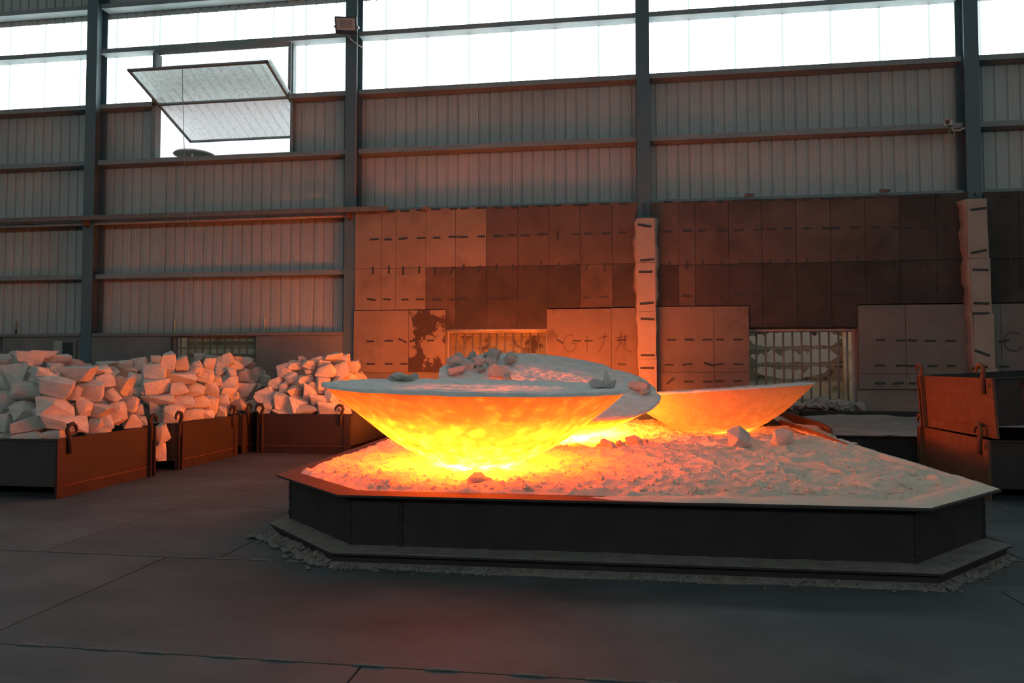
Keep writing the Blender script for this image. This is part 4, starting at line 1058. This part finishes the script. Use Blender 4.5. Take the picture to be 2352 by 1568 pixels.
# ---- powder bed
def powder_bed():
    nx, ny = 520, 560
    f, bk, a, ch = 3.655, 3.66, 2.915, .855
    ys = -f + (bk+f)*np.linspace(0, 1, ny+1)**1.5
    V = np.zeros((ny+1, nx+1, 3))
    for j, y in enumerate(ys):
        hwid = a
        if y < -f+ch: hwid = a-ch+(y+f)/.94
        if y > bk-ch: hwid = a-(y-bk+ch)
        hwid = min(hwid, a)
        V[j, :, 0] = np.linspace(-hwid, hwid, nx+1); V[j, :, 1] = y
    X, Y = V[..., 0], V[..., 1]
    # distance to the rim, roughly
    e = np.minimum(np.minimum(a-np.abs(X), np.minimum(Y+f, bk-Y)), (a-np.abs(X)+Y+f-ch)*.72)
    big = fbm(X*.9, Y*.9, 2, 3)-.5
    mid = fbm(X*2.8, Y*3.6, 11, 2)-.5
    small = fbm(X*7, Y*11, 23, 2)-.5
    rid = 1-np.abs(2*fbm(X*4.2+3, Y*5.0, 41, 3)-1)
    k = np.clip(.25+e/.10, 0, 1)
    fine = fbm(X*26, Y*26, 57, 2)-.5
    patch = np.clip((fbm(X*1.4+7, Y*1.9, 71, 2)-.38)*5, .15, 1)
    crumb = np.clip(fbm(X*17+2, Y*17, 63, 2)-.62, 0, 1)
    Z = .512+k*(.016+.06*big+.060*mid+.040*small+.018*fine*patch+.05*crumb*patch+.032*(rid**3-.35))
    # heaped a little round the feet of the ingots
    c, s = math.cos(PR), math.sin(PR)
    WX = PO[0]+c*X-s*Y; WY = PO[1]+s*X+c*Y
    Z -= .055*np.exp(-(np.hypot((WX+.55)*.8, WY-9.1)/.75)**2)
    Z -= .04*np.exp(-(np.hypot(WX+1.24, WY-6.2)/.75)**2)
    Z -= .06*np.exp(-(np.hypot(WX-1.66, WY-10.6)/.95)**2)
    # bare strip of rim shows towards the stone bins; drifts over the rim on the other side
    bare = np.clip((.6-X)/1.2, 0, 1)
    thin = np.clip(e/.10, 0, 1)
    Z = np.where(e < .10, .500+(Z-.500)*thin+(1-thin)*(.010*(1-bare)), Z)
    Z[(Y > 2.4) & (X > 2.2)] -= .03
    V[..., 2] = Z
    me = bpy.data.meshes.new('powder_bed')
    idx = np.arange((nx+1)*(ny+1)).reshape(ny+1, nx+1)
    q = np.stack([idx[:-1, :-1], idx[:-1, 1:], idx[1:, 1:], idx[1:, :-1]], -1).reshape(-1, 4)
    me.from_pydata(V.reshape(-1, 3).tolist(), [], q.tolist())
    me.materials.append(M['powder'])
    me.polygons.foreach_set('use_smooth', [True]*len(me.polygons))
    o = link('powder_bed', me, None, (PO[0], PO[1], 0), (0, 0, PR))
    return tag(o, 'uneven bed of white powder filling the octagonal tray', 'powder', kind='stuff')
powder_bed()
# drift of powder over the rim's outer strip on the side of the stacked bins
def rim_drift():
    a0, a1 = octo(2.82, 3.56, 3.62, .835), octo(2.99, 3.785, 3.74, .888)
    mb = MB()
    m_ = 6
    for (i, j) in ((1, 2), (2, 3), (3, 4)):
        L_ = math.hypot(a0[j][0]-a0[i][0], a0[j][1]-a0[i][1]); n = int(L_/.03); b = len(mb.v)
        for k in range(n+1):
            t = k/n
            for q in range(m_+1):
                s = q/m_
                x = (a0[i][0]*(1-t)+a0[j][0]*t)*(1-s)+(a1[i][0]*(1-t)+a1[j][0]*t)*s
                y = (a0[i][1]*(1-t)+a0[j][1]*t)*(1-s)+(a1[i][1]*(1-t)+a1[j][1]*t)*s
                fade = min(1, max(0, (x+.8)/1.5))
                nz = float(fbm(np.array([x*7.]), np.array([y*7.]), 8, 4)[0])
                hump = math.sin(PI*min(1, .15+s*.85))**.6 if s < .999 else 0
                zz = .5238+fade*(.004+.034*nz)*hump+fade*.002-.02*(1-fade)
                mb.v.append((x, y, zz-(.03 if q == 0 else 0)))
        for k in range(n):
            for q in range(m_):
                c = b+k*(m_+1)+q
                mb.f.append([c, c+1, c+m_+2, c+m_+1])
    mb.mi = [0]*len(mb.f)
    o = link('rim_drift', mb.mesh('rim_drift', M['powder'], True), tray)
    o['kind'] = 'stuff'
rim_drift()

# ---- ingots
def ingot(name, loc, normal, prof, mat, crust, label, seed, dish=.03, chip=None, nseg=220):
    z = Vector(normal).normalized()
    root = empty(name, loc, z.to_track_quat('Z', 'Y').to_euler(), label=label, cat='ingot', group=None)
    H = prof[-1][0]
    # dense profile
    pz = np.array([p[0] for p in prof]); pr_ = np.array([p[1] for p in prof])
    t = np.linspace(0, 1, 90)
    zz = np.interp(t, np.linspace(0, 1, len(prof)), pz); rr = np.interp(t, np.linspace(0, 1, len(prof)), pr_)
    th = np.linspace(0, 2*PI, nseg, endpoint=False)
    T_, Zz = np.meshgrid(th, zz); R_ = np.tile(rr[:, None], (1, nseg))
    cx, cyy = np.cos(T_), np.sin(T_)
    u, w = cx*R_, cyy*R_
    low = np.clip(1-Zz/(H*.62), 0, 1)**.6
    nz = (fbm(u*3+Zz*2+seed, w*3-Zz, seed, 4)-.5)
    lump = fbm(u*7+3*Zz, w*7+seed+4*Zz, seed+5, 3)
    fl = 1-np.abs(2*lump-1)
    edge = fbm(np.cos(T_)*9+seed, np.sin(T_)*9, seed+9, 3)-.5
    topw = np.clip((Zz/H-.8)/.2, 0, 1)
    R2 = R_*(1+.035*nz)+.045*low*(fl**2-.3)*(R_ > .2)+.035*edge*topw
    if chip:
        for ca, cwid, cd in chip:
            da = np.abs((T_-ca+PI) % (2*PI)-PI)
            R2 -= cd*np.clip(1-da/cwid, 0, 1)*np.clip((Zz/H-.72)/.28, 0, 1)
    Z2 = Zz+.02*nz*(1-topw)
    mb = MB()
    mb.v = np.stack([cx*R2, cyy*R2, Z2], -1).reshape(-1, 3).tolist()
    n = nseg; k = len(zz)
    mb.f = [[i*n+j, i*n+(j+1) % n, (i+1)*n+(j+1) % n, (i+1)*n+j] for i in range(k-1) for j in range(n)]
    mb.f.append([j for j in range(n)][::-1])
    mb.mi = [0]*len(mb.f)
    body = link('body', mb.mesh('body', mat, True, fix=False), root)
    # top crust
    rim = R2[-1]
    nr = 46
    s = np.linspace(1, 0.02, nr)
    mb = MB()
    S_g, TT = np.meshgrid(s, th, indexing='ij')
    RR = rim[None, :]*S_g
    uu, ww = np.cos(TT)*RR, np.sin(TT)*RR
    hz = H-dish*(1-S_g**2)+.030*(fbm(uu*5+seed, ww*5, seed+2, 5, .6)-.5)*np.clip((1-S_g)*12, .25, 1)+.02*(fbm(uu*16, ww*16, seed+3, 2)-.5)
    hz += .02*np.clip((S_g-.93)/.07, 0, 1)*fbm(uu*4, ww*4, seed+6, 2)
    skirt = np.stack([np.cos(th)*rim*1.004, np.sin(th)*rim*1.004, np.full(n, H-.022)+.012*edge[-1]], -1)
    mb.v = skirt.tolist()+np.stack([uu, ww, hz-H*0], -1).reshape(-1, 3).tolist()
    mb.f = [[i*n+j, i*n+(j+1) % n, (i+1)*n+(j+1) % n, (i+1)*n+j] for i in range(nr) for j in range(n)]
    mb.f.append([nr*n+j for j in range(n)])
    mb.v = [(p[0], p[1], p[2]-H) for p in mb.v]
    mb.mi = [0]*len(mb.f)
    link('top_crust', mb.mesh('top_crust', crust, True, fix=False), root, (0, 0, H))
    return root
PA = [(0, .02), (.005, .14), (.03, .28), (.08, .42), (.15, .57), (.25, .76), (.36, .92), (.48, 1.08), (.62, 1.26), (.74, 1.40), (.80, 1.465), (.82, 1.482)]
n1 = Vector((.021, -.012, 1)).normalized()
c1 = Vector((-1.242, 6.711, 1.299))
ingot('front_ingot', c1-n1*.82, n1, PA, M['hot_a'], M['crust'], 'glowing bowl shaped ingot with a nearly level grey crust, brightest at its foot', 3)
n2 = Vector((.125, -.242, .962)).normalized()
c2 = Vector((-.78, 9.65, 1.272))
ingot('tilted_ingot', c2-n2*.84, n2, [(z*.84/.82, r*1.548/1.482) for z, r in PA], M['hot_b'], M['crust'],
      'white hot ingot tipped towards the aisle, rubble on its grey crust', 8, .02, chip=[(.42, .16, .12), (5.9, .1, .04)])
n3 = Vector((-.072, .036, .997)).normalized()
c3 = Vector((1.74, 11.12, 1.128))
ingot('cooling_ingot', c3-n3*.68, n3, [(z, r*1.06) for z, r in ((0, .05), (0, .34), (.03, .46), (.10, .63), (.22, .83), (.36, 1.02), (.5, 1.18), (.62, 1.31), (.67, 1.35), (.68, 1.356))],
      M['hot_c'], M['crust_cold'], 'dull orange ingot cooling in front of the barred window', 14, .03)

# ---- rubble on the ingots
def on_disc(c, n, du, dw):
    """point on a crust: du along the disc's sideways axis, dw uphill/away"""
    n = Vector(n); e1 = Vector((0, 1, 0)).cross(n).normalized(); e2 = n.cross(e1)
    return Vector(c)+e1*du+e2*dw
def rubble(c, n, lst, label, group, k=1.0):
    for du, dw, s, hh in [(a*k, b*k, c_*k, d*k) for a, b, c_, d in lst]:
        p = on_disc(c, n, du, dw)
        o = link('rubble_lump', STONES[rng.randrange(14)], None, p+Vector(n)*(hh*.38), (rng.uniform(-.4, .4), rng.uniform(-.4, .4), rng.uniform(0, 6.2)))
        o.scale = (s, s*.85, hh)
        tag(o, label, 'rubble', group)
rubble(c2, n2, [(-1.30, .35, .17, .15), (-1.16, .62, .16, .15), (-1.28, .05, .30, .16), (-1.02, .30, .20, .14), (-.86, .72, .22, .20), (-.84, .38, .17, .13),
                (-.62, .62, .20, .19), (-1.10, .15, .20, .09), (-.72, -.08, .20, .16), (-.58, -.06, .20, .18), (-.52, -.2, .13, .09), (-.94, .05, .12, .06),
                (-.98, .88, .16, .07), (-.62, 1.05, .14, .05), (-1.18, -.22, .30, .10), (-.88, .12, .08, .05)],
       'pale rubble lump on the crust of the tipped white hot ingot', 'rubble on the tipped ingot', 1.08)
rubble(c2, n2, [(1.20, .10, .20, .17), (1.12, .20, .14, .12), (1.24, -.02, .13, .10)],
       'small rubble lump on the low rim of the tipped ingot beside the cooling one', 'rubble at the low rim of the tipped ingot', 1.08)
rubble(c1, n1, [(-1.02, .75, .26, .10), (-.92, .80, .16, .09), (-1.12, .72, .12, .05)],
       'grey crumb at the far edge of the front ingot crust, towards the stone bins', 'crumbs on the front ingot')
rubble(c1, n1, [(1.18, .30, .20, .09), (1.29, .22, .14, .07)],
       'grey crumb at the edge of the front ingot crust, towards the tipped ingot', 'crumbs on the front ingot near the tipped one')
# upright shard there
sh = MB().prism([(0, 0), (.07, 0), (.10, .05), (.02, .17)], lambda p: (p[0], -.02, p[1]), lambda p: (p[0]*.8+.01, .03, p[1])).build('crust_shard', M['stone'])
sh.location = on_disc(c1, n1, 1.22, .34); sh.rotation_euler = (0, .1, -.3)
tag(sh, 'thin upright crust shard on the front ingot rim', 'rubble')
# two stones lying on the powder, and fragments of crust
stone(1.62, 8.62, .64, .30, .27, .29, 0, 'larger pale stone lying on the powder before the cooling ingot', None, yaw=.2, mesh=3)
stone(2.13, 8.68, .615, .22, .2, .20, 0, 'smaller rounded stone with a dark face lying on the powder', None, yaw=.5, mesh=5)
for i, (x, y, s) in enumerate(((.02, 8.15, .16), (.09, 8.05, .13), (.17, 8.22, .10), (.34, 8.55, .17), (.42, 8.5, .12), (.22, 8.35, .08), (.5, 8.75, .10), (-.05, 8.25, .09))):
    o = link('crust_fragment', STONES[i % 14], None, (x, y, .60), (.3*i, .2, i))
    o.scale = (s, s*.6, s*.7)
    tag(o, 'broken crust fragment on the powder between the tipped and cooling ingots', 'fragment', 'crust fragments on the powder')
for i, (x, y, s) in enumerate(((-1.05, 5.62, .14), (-.97, 5.6, .08), (-2.3, 8.0, .12))):
    o = link('powder_clod', STONES[(i+4) % 14], None, (x, y, .575), (.2, .1, i)); o.scale = (s, s*.8, s*.5)
    o.data.materials[0]
    tag(o, 'small clod lying in the glow near the front ingot', 'clod', 'clods near the front ingot')

# loose grains and clods over the powder: far too many to count
def clods():
    mb = MB()
    r = random.Random(5)
    base = [(1, 0, 0), (-1, 0, 0), (0, 1, 0), (0, -1, 0), (0, 0, 1), (0, 0, -1)]
    tri = [(0, 2, 4), (2, 1, 4), (1, 3, 4), (3, 0, 4), (2, 0, 5), (1, 2, 5), (3, 1, 5), (0, 3, 5)]
    for k in range(2600):
        x = r.uniform(-2.6, 2.75); y = -3.5+6.2*r.random()**1.7
        if abs(x) > 2.75-max(0, -2.75-y)*1.0: continue
        s = r.choice((.007, .009, .012, .018)) if r.random() < .96 else r.uniform(.02, .035)
        b = len(mb.v)
        mb.v += [(x+s*p[0]*r.uniform(.7, 1.3), y+s*p[1]*r.uniform(.7, 1.3), .565+.25*s+s*p[2]*r.uniform(.6, 1.1)) for p in base]
        mb.f += [[b+i for i in t] for t in tri]
    mb.mi = [0]*len(mb.f)
    return mb
bed = bpy.data.objects['powder_bed']
# settle every grain on the bed
from mathutils.bvhtree import BVHTree
bvh = BVHTree.FromPolygons([v.co for v in bed.data.vertices], [p.vertices[:] for p in bed.data.polygons])
mbc = clods()
vv = mbc.v
for i in range(0, len(vv), 6):
    cx = sum(p[0] for p in vv[i:i+6])/6; cyy = sum(p[1] for p in vv[i:i+6])/6
    hit = bvh.ray_cast(Vector((cx, cyy, 3)), Vector((0, 0, -1)))
    dz = (hit[0].z-.565) if hit[0] else 0
    for j in range(6): vv[i+j] = (vv[i+j][0], vv[i+j][1], vv[i+j][2]+dz)
o = mbc.build('powder_clods', M['powder'], bed); o['kind'] = 'stuff'
def settle(o, sink=.15):
    c, s = math.cos(-PR), math.sin(-PR)
    dx, dy = o.location.x-PO[0], o.location.y-PO[1]
    hit = bvh.ray_cast(Vector((c*dx-s*dy, s*dx+c*dy, 3)), Vector((0, 0, -1)))
    if hit[0]: o.location.z = hit[0].z+o.scale.z*(.5-sink)
for o in list(COL.objects):
    if o.name.split('.')[0] in ('crust_fragment', 'powder_clod') or 'lying on the powder' in str(o.get('label', '')): settle(o)

# rubble swept under the tray's ledge
def edge_rubble():
    mb = MB(); r = random.Random(9)
    base = [(1, 0, 0), (-1, 0, 0), (0, 1, 0), (0, -1, 0), (0, 0, 1), (0, 0, -1)]
    tri = [(0, 2, 4), (2, 1, 4), (1, 3, 4), (3, 0, 4), (2, 0, 5), (1, 2, 5), (3, 1, 5), (0, 3, 5)]
    for i, cnt, smax in ((7, 60, .02), (0, 420, .04), (1, 1300, .014), (2, 260, .016), (3, 60, .015)):
        p, q = LEDGE[i], LEDGE[(i+1) % 8]
        dx, dy = q[0]-p[0], q[1]-p[1]; l = math.hypot(dx, dy); nx, ny = dy/l, -dx/l
        for k in range(cnt):
            t = r.random(); off = abs(r.gauss(0, .05 if i != 0 else .075))-.03; s = r.uniform(.25, 1)**2*smax+.003
            x, y = p[0]+dx*t+nx*off, p[1]+dy*t+ny*off
            b = len(mb.v)
            mb.v += [(x+s*c[0]*r.uniform(.6, 1.5), y+s*c[1]*r.uniform(.6, 1.5), s*.4+s*c[2]*r.uniform(.4, 1.2)+max(0, .04-abs(off))*r.random()*.8) for c in base]
            mb.f += [[b+a for a in tt] for tt in tri]
    mb.mi = [0]*len(mb.f)
    o = mb.build('edge_rubble', M['dust'], tray); o['kind'] = 'stuff'
    # low skirt of dust spreading on the floor
    sk = MB(); n = 300
    pts = [LEDGE[7], LEDGE[0], LEDGE[1], LEDGE[2], LEDGE[3], LEDGE[4]]
    for a, c in zip(pts[:-1], pts[1:]):
        dx, dy = c[0]-a[0], c[1]-a[1]; l = math.hypot(dx, dy); nx, ny = dy/l, -dx/l; m_ = max(8, int(l/.04)); b = len(sk.v)
        for k in range(m_+1):
            t = k/m_; x, y = a[0]+dx*t, a[1]+dy*t
            w = .01+.08*float(fbm(np.array([x*3.]), np.array([y*3.]), 77, 3)[0])
            sk.v += [(x-nx*.03, y-ny*.03, .03), (x+nx*w*.4, y+ny*w*.4, .012), (x+nx*w, y+ny*w, .0005)]
        for k in range(m_):
            for j in range(2):
                q = b+k*3+j
                sk.f.append([q, q+1, q+4, q+3])
    sk.mi = [0]*len(sk.f)
    o = sk.build('dust_skirt', M['dust'], tray, True); o['kind'] = 'stuff'
edge_rubble()

# ---- second tray beyond, heaped against the wall
t2 = empty('rear_tray', (5.6, 11.7, 0), label='dark steel tray of powder against the wall behind the stacked bins', cat='tray')
MB().quadbox(-2.35, 3.6, -1.52, -1.50, 0, .50).build('wall_plate', M['steel_dark'], t2)
MB().quadbox(-2.45, 3.7, -1.58, -1.48, .50, .515).build('rim', M['steel_rust'], t2)
MB().quadbox(-2.36, -2.34, -1.5, 1.62, 0, .50).build('wall_plate', M['steel_dark'], t2)
MB().quadbox(3.58, 3.6, -1.5, 1.62, 0, .50).build('wall_plate', M['steel_dark'], t2)
MB().quadbox(-2.0, 1.0, 1.50, 1.62, .40, .66).build('back_beam', M['steel_dark'], t2)
mb = MB().prism([(-1.46, .44), (1.5, .40), (1.5, .66), (.5, .66), (-1.0, .64), (-1.36, .60)], lambda p: (-2.41, p[0], p[1]), lambda p: (-2.37, p[0], p[1]))
mb.build('rusty_side_plate', M['rust_edge'], t2)
def heap2():
    nx, ny = 120, 60
    X, Y = np.meshgrid(np.linspace(-2.33, 3.57, nx+1), np.linspace(-1.49, 1.6, ny+1))
    s = (Y+1.49)/3.09
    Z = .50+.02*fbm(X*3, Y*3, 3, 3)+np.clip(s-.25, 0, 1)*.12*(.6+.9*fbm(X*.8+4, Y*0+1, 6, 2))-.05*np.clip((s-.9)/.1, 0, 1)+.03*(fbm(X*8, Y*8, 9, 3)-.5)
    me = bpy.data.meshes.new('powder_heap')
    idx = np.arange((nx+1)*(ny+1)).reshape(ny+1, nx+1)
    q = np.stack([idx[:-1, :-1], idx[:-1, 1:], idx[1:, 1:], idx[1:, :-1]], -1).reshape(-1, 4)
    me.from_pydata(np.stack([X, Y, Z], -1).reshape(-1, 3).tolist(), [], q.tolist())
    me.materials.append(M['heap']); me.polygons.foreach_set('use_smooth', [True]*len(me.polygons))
    return tag(link('powder_heap', me, None, (5.6, 11.7, 0)), 'powder coloured grey to look shaded, heaped in the rear tray under the barred window', 'powder', kind='stuff')
heap2()
# powder between the two trays
def gap_heap():
    nx, ny = 16, 90
    X, Y = np.meshgrid(np.linspace(2.98, 3.20, nx+1), np.linspace(9.2, 13.4, ny+1))
    Z = .52+.05*fbm(X*6, Y*6, 4, 3)+.03*np.sin(Y*3)
    Z -= .06*np.clip((10.2-Y)/1.0, 0, 1)
    me = bpy.data.meshes.new('spilled_powder')
    idx = np.arange((nx+1)*(ny+1)).reshape(ny+1, nx+1)
    q = np.stack([idx[:-1, :-1], idx[:-1, 1:], idx[1:, 1:], idx[1:, :-1]], -1).reshape(-1, 4)
    me.from_pydata(np.stack([X, Y, Z], -1).reshape(-1, 3).tolist(), [], q.tolist())
    me.materials.append(M['powder']); me.polygons.foreach_set('use_smooth', [True]*len(me.polygons))
    return tag(link('spilled_powder', me), 'powder spilled into the gap between the two trays', 'powder', kind='stuff')
gap_heap()
# debris on the window ledge
for i, (x, w, h) in enumerate(((2.95, .28, .10), (3.2, .3, .14), (3.42, .34, .16), (3.66, .3, .13), (3.86, .36, .22), (4.05, .42, .34), (4.22, .34, .26), (4.40, .34, .22), (4.55, .26, .14), (4.7, .3, .16))):
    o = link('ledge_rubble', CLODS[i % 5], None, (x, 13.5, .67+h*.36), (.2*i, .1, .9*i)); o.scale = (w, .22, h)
    tag(o, 'rough lump of debris on the sill of the burnt out window', 'rubble', 'debris on the window sill')
